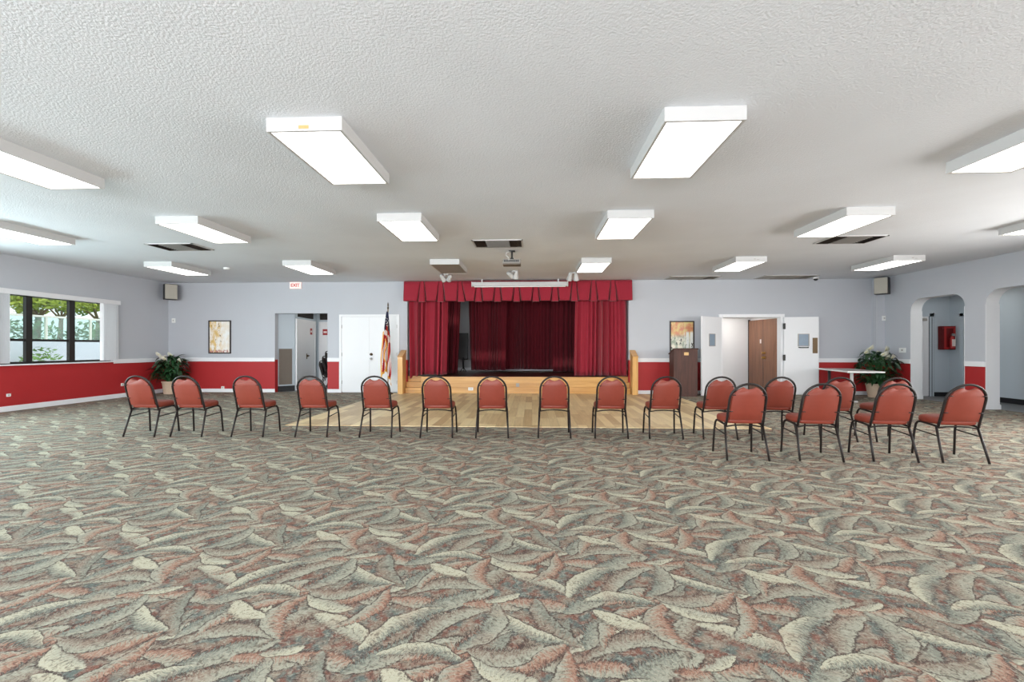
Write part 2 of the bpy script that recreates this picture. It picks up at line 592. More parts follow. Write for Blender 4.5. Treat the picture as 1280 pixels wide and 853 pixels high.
def empty(name, loc=(0, 0, 0), rz=0.0):
    o = bpy.data.objects.new(name, None)
    o.empty_display_size = 0.1
    COL.objects.link(o)
    o.location = loc
    o.rotation_euler = (0, 0, rz)
    return o


def struct(o, label, cat):
    return tag(o, label, cat, kind='structure')


def copy_tree(o, parent=None):
    c = o.copy()
    COL.objects.link(c)
    if parent is not None:
        c.parent = parent
    for ch in list(o.children):
        copy_tree(ch, c)
    return c


# ================================================================== SETTING
H = 3.18
XL, XR, YB = -10.62, 9.5, 12.88
YN = -5.0
RAIL0, RAIL1 = 0.89, 1.0
SPLIT = 0.945


def wall(name, spans, axis, c0, c1, label, two_tone=True, mats=None):
    """spans: (a0, a1, z0, z1) along the wall; lower part red, upper part grey-blue"""
    mb = MB()
    for (a0, a1, z0, z1) in spans:
        cuts = [(z0, z1)]
        if two_tone and z0 < SPLIT < z1:
            cuts = [(z0, SPLIT), (SPLIT, z1)]
        for (q0, q1) in cuts:
            mb.mi = 1 if (two_tone and q1 <= SPLIT + 1e-6) else 0
            if axis == 'x':
                mb.box(a0, a1, c0, c1, q0, q1)
            else:
                mb.box(c0, c1, a0, a1, q0, q1)
    o = mb.build(name, mats or [M['grey_paint'], M['red_paint']])
    return struct(o, label, 'wall')


fl = MB().box(XL - 0.2, XR + 0.27, YN, YB + 0.15, -0.12, 0.0).build('floor', M['carpet'])
struct(fl, 'carpet with an all-over pattern of tropical leaves', 'floor')
ce = MB().box(XL - 0.2, XR + 0.1, YN, YB + 0.15, H, H + 0.15).build('ceiling', M['ceiling'])
struct(ce, 'white popcorn textured ceiling', 'ceiling')

wall('wall_back', [(XL - 0.2, -7.43, 0, H), (-7.43, -5.88, 2.285, H), (-5.88, -5.47, 0, H), (-5.47, -3.85, 2.18, H), (-3.85, -3.56, 0, H),
                   (-3.56, 2.70, 3.02, H), (2.70, 5.26, 0, H), (5.26, 6.84, 2.15, H), (6.84, XR + 0.27, 0, H)], 'x', YB, YB + 0.15,
     'far wall painted grey blue over red')
wall('wall_left', [(YN, -3.0, 0, H), (-3.0, 1.5, 0, 0.95), (-3.0, 1.5, 2.42, H), (1.5, 3.0, 0, H), (3.0, 7.4, 0, 0.95), (3.0, 7.4, 2.42, H), (7.4, 8.50, 0, H), (8.50, 11.12, 0, 0.95), (8.50, 11.12, 2.42, H),
                   (11.12, YB, 0, H)], 'y', XL - 0.2, XL, 'wall with the wide garden window')
wall('wall_near', [(XL, -9.0, 0, H), (-9.0, 2.0, 0, 0.5), (-9.0, 2.0, 2.7, H), (2.0, XR + 0.27, 0, H)], 'x', YN - 0.2, YN, 'wall behind the viewer with long opening placed for light')  # unseen opening, shifted sideways to throw more light on the far wall


# right wall with rounded openings
def arch_wall():
    mb = MB()
    x0, x1 = XR, XR + 0.27
    for (a0, a1) in ((11.88, YB), (9.985, 10.445), (7.6, 8.4)):
        mb.mi = 1
        mb.box(x0, x1, a0, a1, 0, SPLIT)
    mb.mi = 0
    r, zt = 0.30, 2.505

    def corner(yc, z, a0, a1):
        return [(yc + r * math.cos(R(a)), z + r * math.sin(R(a))) for a in [a0 + (a1 - a0) * k / 8 for k in range(9)]]
    pts = [(YB, SPLIT), (YB, H), (7.6, H), (7.6, SPLIT), (8.4, SPLIT)]
    pts += corner(8.4 + r, zt - r, 180, 90) + corner(9.985 - r, zt - r, 90, 0)
    pts += [(9.985, SPLIT), (10.445, SPLIT)]
    pts += corner(10.445 + r, zt - r, 180, 90) + corner(11.88 - r, zt - r, 90, 0) + [(11.88, SPLIT)]
    lo = [mb.bm.verts.new((x0, y, z)) for y, z in pts]
    hi = [mb.bm.verts.new((x1, y, z)) for y, z in pts]
    mb.face(lo)
    mb.face(hi[::-1])
    n = len(pts)
    for i in range(n):
        j = (i + 1) % n
        y0, z0 = pts[i]
        y1, z1 = pts[j]
        inside = z0 < H - 0.1 and z1 < H - 0.1 and 8.39 < y0 < 11.89 and 8.39 < y1 < 11.89 and max(z0, z1) > SPLIT + 0.1
        mb.mi = 2 if inside else 0
        mb.face([lo[i], lo[j], hi[j], hi[i]])
    # white plaster reveals of the openings
    mb.mi = 2
    for y, s in ((11.88, -1), (10.445, 1), (9.985, -1), (8.4, 1)):
        mb.box(x0 - 0.004, x1 + 0.004, y, y + s * 0.012, 0, 2.205)
    for (a0, a1, z0, z1) in ((YN, -3.0, 0, H), (-3.0, 1.2, 0, 0.95), (-3.0, 1.2, 2.42, H), (1.2, 2.4, 0, H), (2.4, 7.0, 0, 0.95), (2.4, 7.0, 2.42, H), (7.0, 7.6, 0, H)):
        mb.mi = 0
        mb.box(x0, x1, a0, a1, z0, z1)
    o = mb.build('wall_right', [M['grey_paint'], M['red_paint'], M['white_paint']], fix=True)
    struct(o, 'wall with two round-cornered openings', 'wall')


arch_wall()
# corner pilaster
pl = MB()
pl.mi = 1
pl.box(9.27, XR, 12.72, YB, 0, SPLIT)
pl.mi = 0
pl.box(9.27, XR, 12.72, YB, SPLIT, H)
struct(pl.build('trim_1', [M['grey_paint'], M['red_paint']]), 'shallow grey pilaster in the far corner', 'pilaster')

# chair rails and baseboards
tr = boxes((XL, -7.43, YB - 0.025, YB, RAIL0, RAIL1), (-5.88, -5.53, YB - 0.025, YB, RAIL0, RAIL1), (-3.79, -3.60, YB - 0.025, YB, RAIL0, RAIL1))
struct(tr.build('trim_2', M['white_paint'], bevel=0.006), 'white chair rail along the far wall beside the hall opening', 'chair rail')
tr = boxes((2.88, 5.16, YB - 0.025, YB, RAIL0, RAIL1), (6.94, 9.27, YB - 0.025, YB, RAIL0, RAIL1), (9.25, XR, 12.695, 12.72, RAIL0, RAIL1))
struct(tr.build('trim_3', M['white_paint'], bevel=0.006), 'white chair rail along the far wall beside the open doors', 'chair rail')
tr = boxes((XL, XL + 0.025, 11.12, YB, RAIL0, RAIL1), (XL, XL + 0.05, 8.45, 11.16, 0.925, 0.955), (XL, XL + 0.025, 7.4, 8.45, RAIL0, RAIL1))
struct(tr.build('trim_4', M['white_paint'], bevel=0.006), 'white chair rail and sill under the garden window', 'chair rail')
tr = boxes((XR - 0.025, XR, 11.88, 12.72, RAIL0, RAIL1), (XR - 0.025, XR, 9.985, 10.445, RAIL0, RAIL1), (XR - 0.025, XR, 7.0, 8.4, RAIL0, RAIL1))
struct(tr.build('trim_5', M['white_paint'], bevel=0.006), 'white chair rail between the round-cornered openings', 'chair rail')
tr = boxes((XL, -7.43, YB - 0.015, YB, 0, 0.1), (-5.88, -5.53, YB - 0.015, YB, 0, 0.1), (2.88, 5.16, YB - 0.015, YB, 0, 0.1), (6.94, 9.27, YB - 0.015, YB, 0, 0.1))
struct(tr.build('baseboard_back', M['white_paint'], bevel=0.004), 'white baseboard along the far wall', 'baseboard')
tr = boxes((XL, XL + 0.015, YN, YB, 0, 0.11))
struct(tr.build('baseboard_left', M['white_paint'], bevel=0.004), 'white baseboard below the garden window', 'baseboard')
tr = boxes((XR - 0.015, XR, 11.88, 12.72, 0, 0.1), (XR - 0.02, XR + 0.29, 11.855, 11.885, 0, 0.1), (XR - 0.02, XR + 0.29, 9.96, 9.99, 0, 0.1), (XR - 0.02, XR, 9.985, 10.445, 0, 0.1),
           (XR - 0.02, XR, 7.0, 8.4, 0, 0.1))
struct(tr.build('baseboard_right', M['white_paint'], bevel=0.004), 'white baseboard round the wall piers', 'baseboard')

# ---- corridor beyond the round-cornered openings
struct(MB().box(XR + 0.27, 11.25, 7.3, 12.9, -0.12, 0.001).build('floor_corridor', M['tile']), 'grey corridor floor beyond the round-cornered openings', 'floor')
struct(MB().box(XR + 0.1, 11.25, 7.3, 12.9, 2.75, 2.85).build('ceiling_corridor', M['white_paint']), 'plain corridor ceiling beyond the openings', 'ceiling')
mb = MB()
mb.box(XR + 0.27, 11.25, 12.62, 12.78, 0, 2.75)
mb.box(XR + 0.27, 11.25, 7.2, 7.3, 0, 2.85)
struct(mb.build('wall_corridor_end', M['hall_paint']), 'end wall of the corridor beyond the openings', 'wall')
mb = MB()
mb.box(11.09, 11.25, 7.3, 12.62, 0, 2.75)
struct(mb.build('wall_corridor_side', M['hall_paint']), 'long pale wall of the corridor beyond the openings', 'wall')
struct(boxes((10.68, 11.09, 12.605, 12.62, 0, 0.11), (11.075, 11.09, 7.3, 11.95, 0, 0.12)).build('baseboard_corridor', M['black_rubber']), 'black rubber baseboard of the corridor', 'baseboard')
# corridor end door with closer
d = MB().box(10.0, 10.52, 12.575, 12.61, 0.01, 2.12).build('door_3', M['white_paint'])
struct(d, 'white corridor door with dark narrow window and closer', 'door')
boxes((10.55, 10.66, 12.58, 12.615, 0, 2.2), (10.0, 10.66, 12.58, 12.615, 2.12, 2.2)).build('frame', M['hall_paint'], d)
boxes((10.52, 10.535, 12.57, 12.6, 0, 2.12), (10.60, 10.612, 12.575, 12.6, 0, 2.2), (10.668, 10.68, 12.60, 12.615, 0, 2.22)).build('weather_strip', M['black_rubber'], d)
MB().box(10.2, 10.335, 12.568, 12.58, 1.1, 1.98).build('window_pane', M['black_plastic'], d)
boxes((10.2, 10.42, 12.50, 12.575, 2.0, 2.05), (10.30, 10.44, 12.53, 12.56, 2.06, 2.075)).build('door_closer', M['vent_metal'], d)
# corridor side doorway; black panel painted for the shade in its opening
d = MB().box(11.06, 11.085, 11.65, 12.18, 0.01, 2.1).build('door_4', M['black_plastic'])
struct(d, 'corridor side doorway, dark opening painted as black panel', 'door')
boxes((11.04, 11.09, 12.18, 12.28, 0, 2.18), (11.04, 11.09, 11.6, 12.28, 2.1, 2.18)).build('frame', M['hall_paint'], d)
MB().box(11.045, 11.062, 11.85, 12.16, 1.62, 1.74).build('sign_plate', M['vent_metal'], d)

# ---- hall behind the opening beside the double doors
struct(MB().box(-7.9, -4.9, YB + 0.15, 15.6, -0.12, 0.001).build('floor_hall', M['tile']), 'grey hall floor behind the wall opening', 'floor')
struct(MB().box(-7.9, -4.9, YB + 0.15, 15.6, 2.75, 2.9).build('ceiling_hall', M['white_paint']), 'hall ceiling behind the wall opening', 'ceiling')


def slab_wall(p, q, z0, z1, t=0.1):
    """a wall slab along p->q, thickness going to the left of the direction"""
    p, q = Vector((*p, 0)), Vector((*q, 0))
    dd = (q - p).normalized()
    n = Vector((-dd.y, dd.x, 0)) * t
    return [(p.x, p.y), (q.x, q.y), (q.x + n.x, q.y + n.y), (p.x + n.x, p.y + n.y)]


def wall_mtx(p, q):
    """local x along p->q, local y into the wall (away from the viewer), z up"""
    p, q = Vector((*p, 0)), Vector((*q, 0))
    dd = (q - p).normalized()
    n = Vector((-dd.y, dd.x, 0))
    return Matrix(((dd.x, n.x, 0, p.x), (dd.y, n.y, 0, p.y), (0, 0, 1, 0), (0, 0, 0, 1)))


HP = [(-7.50, 13.03), (-7.13, 13.42), (-7.33, 15.25), (-5.0, 15.45)]
mb = MB()
mb.prism(slab_wall(HP[0], HP[1], 0, 1), 0, 2.75)
mb.prism(slab_wall(HP[1], HP[2], 0, 1), 0, 2.75)
struct(mb.build('wall_hall_side', M['hall_paint']), 'pale angled wall of the hall beyond the opening', 'wall')
mb = MB()
mb.prism(slab_wall(HP[2], HP[3], 0, 1), 0, 2.75)
mb.box(-5.1, -4.95, 13.03, 15.5, 0, 2.75)
struct(mb.build('wall_hall_end', M['hall_paint']), 'pale end wall of the hall beyond the opening', 'wall')
mt = wall_mtx(HP[0], HP[1])
g = MB().box(0.10, 0.44, -0.02, 0.0, 0.22, 1.24, mt).build('return_air_grille', M['brown_grille'])
tag(g, 'tall brown return air grille low on the pale hall wall', 'grille')
mb = MB()
for k in range(32):
    mb.box(0.12, 0.42, -0.028, -0.02, 0.25 + k * 0.0305, 0.262 + k * 0.0305, mt)
mb.build('louvers', M['brown_grille'], g)
boxes((0.10, 0.44, -0.03, -0.018, 0.20, 0.24), (0.10, 0.44, -0.03, -0.018, 1.22, 1.26), (0.09, 0.115, -0.03, -0.018, 0.20, 1.26), (0.425, 0.45, -0.03, -0.018, 0.20, 1.26)).bm.free()
mb = MB()
for b in ((0.09, 0.45, -0.03, -0.02, 0.20, 0.24), (0.09, 0.45, -0.03, -0.02, 1.22, 1.26), (0.09, 0.115, -0.03, -0.02, 0.24, 1.22), (0.425, 0.45, -0.03, -0.02, 0.24, 1.22)):
    mb.box(*b, mt)
mb.build('frame', M['brown_grille'], g)
struct(MB().box(0.0, 0.53, -0.016, 0.0, 0.0, 0.16, mt).build('baseboard_hall', M['black_rubber']), 'black rubber baseboard under the hall grille', 'baseboard')


def hall_door(name, p, q, a0, a1, label, vent=True, handle_at=0.5, notice_at=0.72, vent_in=0.1):
    mt = wall_mtx(p, q)
    d = MB().box(a0, a1, -0.03, -0.004, 0.01, 2.10, mt).build(name, M['white_paint'])
    struct(d, label, 'door')
    mb = MB()
    for b in ((a0 - 0.06, a0, -0.045, -0.004, 0, 2.17), (a1, a1 + 0.06, -0.045, -0.004, 0, 2.17), (a0, a1, -0.045, -0.004, 2.10, 2.17)):
        mb.box(*b, mt)
    mb.build('frame', M['white_paint'], d)
    ha = a0 + (a1 - a0) * handle_at
    mb = MB()
    mb.box(ha, ha + 0.12, -0.09, -0.07, 1.02, 1.045, mt)
    mb.box(ha, ha + 0.03, -0.09, -0.03, 1.0, 1.06, mt)
    mb.box(ha, ha + 0.05, -0.04, -0.028, 0.93, 1.10, mt)
    mb.build('lever_handle', M['bronze'], d)
    s = MB().box(a0 + (a1 - a0) * notice_at, a0 + (a1 - a0) * notice_at + 0.17, -0.036, -0.03, 1.72, 1.92, mt).build('notice', M['red_sign'], d)
    MB().box(a0 + (a1 - a0) * notice_at + 0.03, a0 + (a1 - a0) * notice_at + 0.14, -0.039, -0.036, 1.79, 1.85, mt).build('notice_band', M['sign_white'], s)
    if vent:
        v = MB().box(a0 + vent_in, a1 - 0.1, -0.02, -0.003, 2.24, 2.62, mt).build('transom_vent', M['vent_dark'])
        tag(v, 'dark transom vent above the ' + ('side' if name == 'door_5' else 'end') + ' hall door', 'vent', 'transom vents in the hall')
        mb = MB()
        for k in range(9):
            mb.box(a0 + vent_in + 0.01, a1 - 0.11, -0.03, -0.02, 2.26 + k * 0.04, 2.275 + k * 0.04, mt)
        mb.build('slats', M['black_plastic'], v)
    return d


hall_door('door_5', HP[1], HP[2], 0.10, 1.55, 'white side door of the hall with red notice and lever')
hall_door('door_6', HP[2], HP[3], 0.14, 1.10, 'white end door of the hall behind stacked chairs', handle_at=0.8, notice_at=0.07, vent_in=-0.03)

# lamps added out of view to brighten the rooms behind the wall
def added_lamp(x, y, z, label, watt):
    t = empty('added_lamp', (x, y, z))
    tag(t, label, 'ceiling light')
    MB().lathe([(0.20, 0), (0.20, -0.03), (0.185, -0.035)], 24).build('rim', M['white_metal'], t)
    MB().lathe([(0.18, -0.03), (0.16, -0.07), (0.09, -0.095), (0.01, -0.10)], 24).build('globe', emit_mat('added_globe', (255, 250, 240), watt), t, smooth=True)


added_lamp(-6.2, 14.3, 2.75, 'round lamp added to brighten the hall behind the wall opening', 26)
added_lamp(6.0, 13.75, 2.3, 'round lamp added to brighten the vestibule behind the open doors', 26)
added_lamp(10.35, 11.3, 2.75, 'round lamp added to brighten the corridor beyond the arches', 12)

# ---- vestibule behind the open doors
struct(MB().box(5.0, 7.3, YB + 0.15, 14.7, -0.12, 0.001).build('floor_vestibule', M['tile']), 'vestibule floor behind the open white doors', 'floor')
struct(MB().box(5.0, 7.3, YB + 0.15, 14.7, 2.3, 2.4).build('ceiling_vestibule', M['white_paint']), 'vestibule ceiling behind the open white doors', 'ceiling')
struct(boxes((5.0, 7.3, 14.45, 14.6, 0, 2.3), (5.05, 5.2, 13.03, 14.45, 0, 2.3)).build('wall_vestibule', M['white_paint']), 'bright white vestibule wall behind the open doors', 'wall')
BP, BQ = (6.74, 14.45), (6.93, 13.03)
mb = MB()
mb.prism(slab_wall(BP, BQ, 0, 1), 0, 2.3)
struct(mb.build('wall_vestibule_side', M['white_paint']), 'vestibule wall carrying the brown doors', 'wall')
mt = wall_mtx(BP, BQ)
d = empty('double_door')
tag(d, 'brown wood veneer double door inside the white vestibule', 'door', kind='structure')
d.name = 'door_7'
MB().box(0.04, 0.72, -0.045, -0.004, 0.01, 2.12, mt).build('door_leaf', M['brown_door'], d, bevel=0.003)
MB().box(0.735, 1.40, -0.045, -0.004, 0.01, 2.12, mt).build('door_leaf', M['brown_door'], d, bevel=0.003)
mb = MB()
for z, r in ((1.14, 0.034), (1.00, 0.042)):
    mb.lathe([(r, 0), (r, 0.02), (r * 0.45, 0.03), (r * 0.8, 0.06), (r * 0.8, 0.085), (0.005, 0.09)], 12, mt @ Matrix.Translation((0.80, -0.045, z)) @ Matrix.Rotation(R(90), 4, 'X'))
mb.build('knob', M['brass'], d, smooth=True)
MB().box(0.718, 0.737, -0.0465, -0.04, 0.01, 2.12, mt).build('gap_shade', M['dark_frame'], d)  # dark strip drawn for the shaded gap between the leaves
MB().box(0.58, 0.64, -0.05, -0.045, 1.42, 1.54, mt).build('notice', M['sign_white'], d)
MB().box(0.0, 0.04, -0.05, -0.004, 0, 2.15, mt).build('frame', M['dark_frame'], d)

# white door frame round the vestibule opening
struct(boxes((5.16, 5.27, YB - 0.03, YB + 0.16, 0, 2.22), (6.83, 6.94, YB - 0.03, YB + 0.16, 0, 2.22), (5.27, 6.83, YB - 0.03, YB + 0.16, 2.13, 2.22)).build('trim_6', M['white_paint'], bevel=0.005),
       'white frame round the open vestibule doorway', 'door frame')


def open_leaf(name, hinge, ang, length, label, flip):
    """white door leaf swung into the room; local x from the hinge, room side -y"""
    mt = Matrix.Translation((hinge[0], hinge[1], 0)) @ Matrix.Rotation(R(ang), 4, 'Z')
    d = MB().box(0.0, length, -0.02, 0.022, 0.015, 2.13, mt).build(name, M['white_paint'], bevel=0.003)
    struct(d, label, 'door')
    s = flip
    def rng(a, b):
        return (a, b)
    y0 = -0.03
    a, b = rng(length * 0.42, length * 0.70) if s > 0 else rng(length * 0.36, length * 0.64)
    w = MB().box(a, b, y0, 0.03, 1.345, 1.655, mt).build('window_pane', M['door_glass'], d)
    mb = MB()
    for q in ((a - 0.02, a, y0 - 0.006, 0.036, 1.33, 1.67), (b, b + 0.02, y0 - 0.006, 0.036, 1.33, 1.67), (a, b, y0 - 0.006, 0.036, 1.33, 1.345), (a, b, y0 - 0.006, 0.036, 1.655, 1.67)):
        mb.box(*q, mt)
    mb.build('pane_frame', M['vent_metal'], w)
    MB().box(length * 0.82, length * 0.96, y0, -0.018, 1.14, 1.56, mt).build('push_plate', M['bronze'], d)
    mb = MB()
    mb.tube([mt @ Vector(p) for p in ((a + 0.0, -0.02, 1.305), (a + 0.02, -0.06, 1.295), (b - 0.02, -0.06, 1.295), (b, -0.02, 1.305))], 0.014, 8)
    mb.build('pull_handle', M['black_plastic'], d, smooth=True)
    mb = MB()
    for z in (0.25, 1.0, 1.86):
        mb.box(-0.03, 0.03, -0.035, -0.018, z - 0.06, z + 0.1, mt)
    mb.build('hinges', M['black_plastic'], d)
    return d


open_leaf('door_1', (5.20, 12.82), 180 + 35, 0.86, 'white door leaf swung open beside the wooden lectern', -1)
open_leaf('door_2', (6.90, 12.82), -8, 0.86, 'white door leaf folded flat back by the low table', 1)

# ---- closed double door near the stage
dd = empty('door_8')
tag(dd, 'closed white double door behind the flag', 'door', kind='structure')
MB().box(-5.47, -4.6595, YB + 0.005, YB + 0.05, 0.015, 2.18).build('door_leaf', M['white_paint'], dd, bevel=0.003)
MB().box(-4.6575, -3.85, YB + 0.005, YB + 0.05, 0.015, 2.18).build('door_leaf', M['white_paint'], dd, bevel=0.003)
boxes((-5.535, -5.47, YB - 0.02, YB + 0.1, 0, 2.245), (-3.85, -3.785, YB - 0.02, YB + 0.1, 0, 2.245), (-5.47, -3.85, YB - 0.02, YB + 0.1, 2.18, 2.245)).build('frame', M['white_paint'], dd, bevel=0.004)
for z, r, nm, mm in ((1.10, 0.04, 'deadbolt', 'bronze'), (0.97, 0.036, 'knob', 'chrome')):
    mb = MB()
    mb.lathe([(r, 0), (r, 0.015), (r * 0.5, 0.025), (r * 0.85, 0.05), (r * 0.7, 0.07), (0.004, 0.075)], 14, Matrix.Translation((-4.60, YB + 0.005, z)) @ Matrix.Rotation(R(90), 4, 'X'))
    mb.build(nm, M[mm], dd, smooth=True)
MB().box(-5.47, -3.85, YB + 0.06, YB + 0.12, 0, 2.18).build('backing', M['white_paint'], dd)
mb = MB()
for z in (0.3, 1.1, 1.9):
    mb.box(-5.475, -5.455, YB - 0.003, YB + 0.006, z - 0.05, z + 0.05)
    mb.box(-3.865, -3.845, YB - 0.003, YB + 0.006, z - 0.05, z + 0.05)
mb.build('hinges', M['vent_metal'], dd)

# ---- garden window and the windows out of frame
def window(name, x, y0, y1, z0, z1, mulls, transom, label, side):
    """aluminium window in a side wall; side is +1 when the room lies towards +x"""
    w = empty(name)
    struct(w, label, 'window')
    xo = x - side * 0.10
    mb = MB()
    t = 0.045
    mb.box(xo - 0.03, xo + 0.03, y0, y1, z0, z0 + 0.05)
    mb.box(xo - 0.03, xo + 0.03, y0, y1, z1 - t, z1)
    mb.box(xo - 0.03, xo + 0.03, y0, y0 + t, z0, z1)
    mb.box(xo - 0.03, xo + 0.03, y1 - t, y1, z0, z1)
    mb.build('frame', M['window_frame'], w)
    for (a, b) in mulls:
        MB().box(xo - 0.028, xo + 0.045, a, b, z0 + 0.05, z1 - t).build('mullion', M['window_frame'], w)
    if transom:
        MB().box(xo - 0.02, xo + 0.02, y0 + t, y1 - t, transom - 0.025, transom + 0.025).build('transom', M['window_frame'], w)
    MB().box(xo - 0.005, xo + 0.005, y0 + t, y1 - t, z0 + 0.05, z1 - t).build('pane', M['glass'], w)
    return w


window('window_1', XL, 8.50, 11.12, 0.95, 2.42, [(9.175, 9.295), (10.08, 10.205)], 1.455, 'wide dark-framed garden window with white vertical blinds', 1)
window('window_2', XL, 3.0, 7.4, 0.95, 2.42, [(4.4, 4.5), (5.9, 6.0)], None, 'second garden window beside the viewer', 1)
window('window_3', XL, -3.0, 1.5, 0.95, 2.42, [(-1.5, -1.4), (0.0, 0.1)], None, 'third garden window behind the viewer', 1)
window('window_4', XR + 0.27, 2.4, 7.0, 0.95, 2.42, [(3.9, 4.0), (5.4, 5.5)], None, 'window past the round-cornered openings', -1)
window('window_5', XR + 0.27, -3.0, 1.2, 0.95, 2.42, [(-1.6, -1.5), (-0.2, -0.1)], None, 'window behind the viewer past the openings', -1)


def portal(name, loc, rot, sx, sy):
    l = bpy.data.lights.new(name, 'AREA')
    l.shape = 'RECTANGLE'
    l.size, l.size_y = sx, sy
    l.cycles.is_portal = True
    o = bpy.data.objects.new(name, l)
    COL.objects.link(o)
    o.location = loc
    o.rotation_euler = rot
    return o


portal('daylight_portal', (XL - 0.21, 9.81, 1.685), (0, R(-90), 0), 1.47, 2.62)

# vertical blinds drawn to the ends of the garden window
vb = empty('vertical_blinds', (XL, 9.9, 2.40))
tag(vb, 'white vertical blinds drawn to both ends of the garden window', 'blinds')
def at(o, child):
    child.parent = o
    child.matrix_parent_inverse = Matrix.Translation(o.location).inverted()
    return child
at(vb, MB().box(XL + 0.001, XL + 0.09, 8.30, 11.24, 2.385, 2.49).build('headrail', M['blind'], bevel=0.006))
def slats(y0, n, dy, ang):
    mb = MB()
    for k in range(n):
        m4 = Matrix.Translation((XL + 0.055, y0 + k * dy, 0)) @ Matrix.Rotation(R(ang), 4, 'Z')
        mb.grid(lambda u, v: m4 @ Vector(((u - 0.5) * 0.085, 0.008 * math.cos((u - 0.5) * PI), 0.975 + v * 1.41)), 4, 1)
    return mb.build('slats', M['blind'], solid=0.002)
at(vb, slats(8.50, 8, 0.034, 14))
at(vb, slats(10.76, 10, 0.038, 14))
at(vb, MB().tube([(XL + 0.07, 11.17, 2.39), (XL + 0.07, 11.175, 1.0)], 0.012, 6).build('pull_cord', M['blind']))

# ---- outdoors
struct(MB().box(-60, XL - 0.2, -30, 60, -0.2, -0.05).build('ground_terrace', M['terrace']), 'pale terrace outside the garden window', 'ground')
struct(MB().box(XR + 0.27, 60, -30, 7.19, -0.2, -0.05).build('ground_side', M['terrace']), 'pale ground outside the far windows', 'ground')
struct(MB().box(-60, 60, -40, YN - 0.2, -0.35, -0.201).build('ground_behind', M['terrace']), 'pale ground behind the building', 'ground')
struct(MB().box(-15.6, -15.2, 2.0, 26.0, -0.05, 1.50).build('wall_garden', M['planter']), 'low white garden wall outside the window', 'wall')
struct(MB().box(-40, -15.6, 2.0, 30.0, -0.05, 1.40).build('ground_garden', M['lawn']), 'raised lawn behind the garden wall', 'ground')
gf = empty('glass_fence', (-15.4, 12, 1.5))
tag(gf, 'glass balustrade with pale posts on the garden wall', 'fence')
for k in range(9):
    y = 8.0 + k * 1.45
    at(gf, MB().box(-15.43, -15.37, y - 0.03, y + 0.03, 1.5, 2.27).build('post', M['rail_metal']))
at(gf, MB().box(-15.44, -15.36, 8.0, 19.6, 2.25, 2.31).build('top_rail', M['rail_metal']))
at(gf, MB().box(-15.41, -15.39, 8.0, 19.6, 1.5, 2.25).build('pane', M['fence_glass']))


def leaf_cloud(mb, c, rad, n, size, rnd, flat=0.7):
    for _ in range(n):
        while True:
            p = Vector((rnd.uniform(-1, 1), rnd.uniform(-1, 1), rnd.uniform(-1, 1)))
            if p.length < 1:
                break
        p = Vector((p.x * rad, p.y * rad, p.z * rad * flat)) + Vector(c)
        d = Vector((rnd.gauss(0, 1), rnd.gauss(0, 1), rnd.gauss(0, 0.6))).normalized()
        s = d.cross(Vector((rnd.gauss(0, 1), rnd.gauss(0, 1), rnd.gauss(0, 1)))).normalized()
        a = size * rnd.uniform(0.6, 1.3)
        mb.quad(p - d * a, p + s * a * 0.4, p + d * a, p - s * a * 0.4)


def tree(x, y, z0, hgt, rad, label, leafmat, seed, forks=5):
    rnd = random.Random(seed)
    t = empty('garden_tree', (x, y, z0))
    tag(t, label, 'tree', 'trees outside the garden window')
    mb = MB()
    mb.tube([(0, 0, -0.1), (0.05, 0.03, hgt * 0.3), (0.0, 0.1, hgt * 0.5)], [0.13, 0.10, 0.085], 8)
    tips = []
    for k in range(forks):
        a = 2 * PI * k / forks + rnd.uniform(-0.3, 0.3)
        e = Vector((math.cos(a) * rad * 0.6, math.sin(a) * rad * 0.6, hgt * rnd.uniform(0.72, 0.95)))
        mid = Vector((e.x * 0.35, e.y * 0.35 + 0.06, hgt * 0.62))
        mb.tube([(0.0, 0.1, hgt * 0.47), mid, e], [0.06, 0.045, 0.02], 6)
        tips.append(e)
    mb.build('trunk', M['bark'], t, smooth=True)
    mb = MB()
    for e in tips:
        leaf_cloud(mb, e, rad * 0.55, 240, 0.12, rnd)
    leaf_cloud(mb, (0, 0, hgt * 0.95), rad * 0.8, 320, 0.12, rnd)
    mb.build('crown', leafmat, t, fix=False)


def palm(x, y, z0, hgt, label, seed):
    rnd = random.Random(seed)
    t = empty('palm_tree', (x, y, z0))
    tag(t, label, 'tree', 'palms outside the garden window')
    mb = MB()
    mb.tube([(0, 0, -0.1), (0.04, 0.0, hgt * 0.5), (0.0, 0.05, hgt)], [0.2, 0.16, 0.15], 10)
    mb.build('trunk', M['bark'], t, smooth=True)
    mb = MB()
    for k in range(22):
        a = 2 * PI * k / 22 * 3.7
        el = rnd.uniform(-0.3, 1.1)
        L = rnd.uniform(1.0, 1.5)
        dirv = Vector((math.cos(a), math.sin(a), 0))
        pts = []
        for q in range(9):
            s = q / 8
            pts.append(Vector((0, 0.05, hgt)) + dirv * L * s * math.cos(el * (1 - s)) + Vector((0, 0, L * (math.sin(el) * s - 0.75 * s * s))))
        sd = Vector((-dirv.y, dirv.x, 0))
        for q in range(1, 9):
            for sg in (-1, 1):
                p = pts[q - 1]
                w = 0.34 * math.sin(PI * (q / 9)) + 0.08
                mb.quad(p, pts[q], pts[q] + sd * sg * w + dirv * 0.15 + Vector((0, 0, -0.12)), p + sd * sg * w * 0.9 + dirv * 0.12 + Vector((0, 0, -0.12)))
    mb.build('fronds', M['palm_leaf'], t, fix=False)


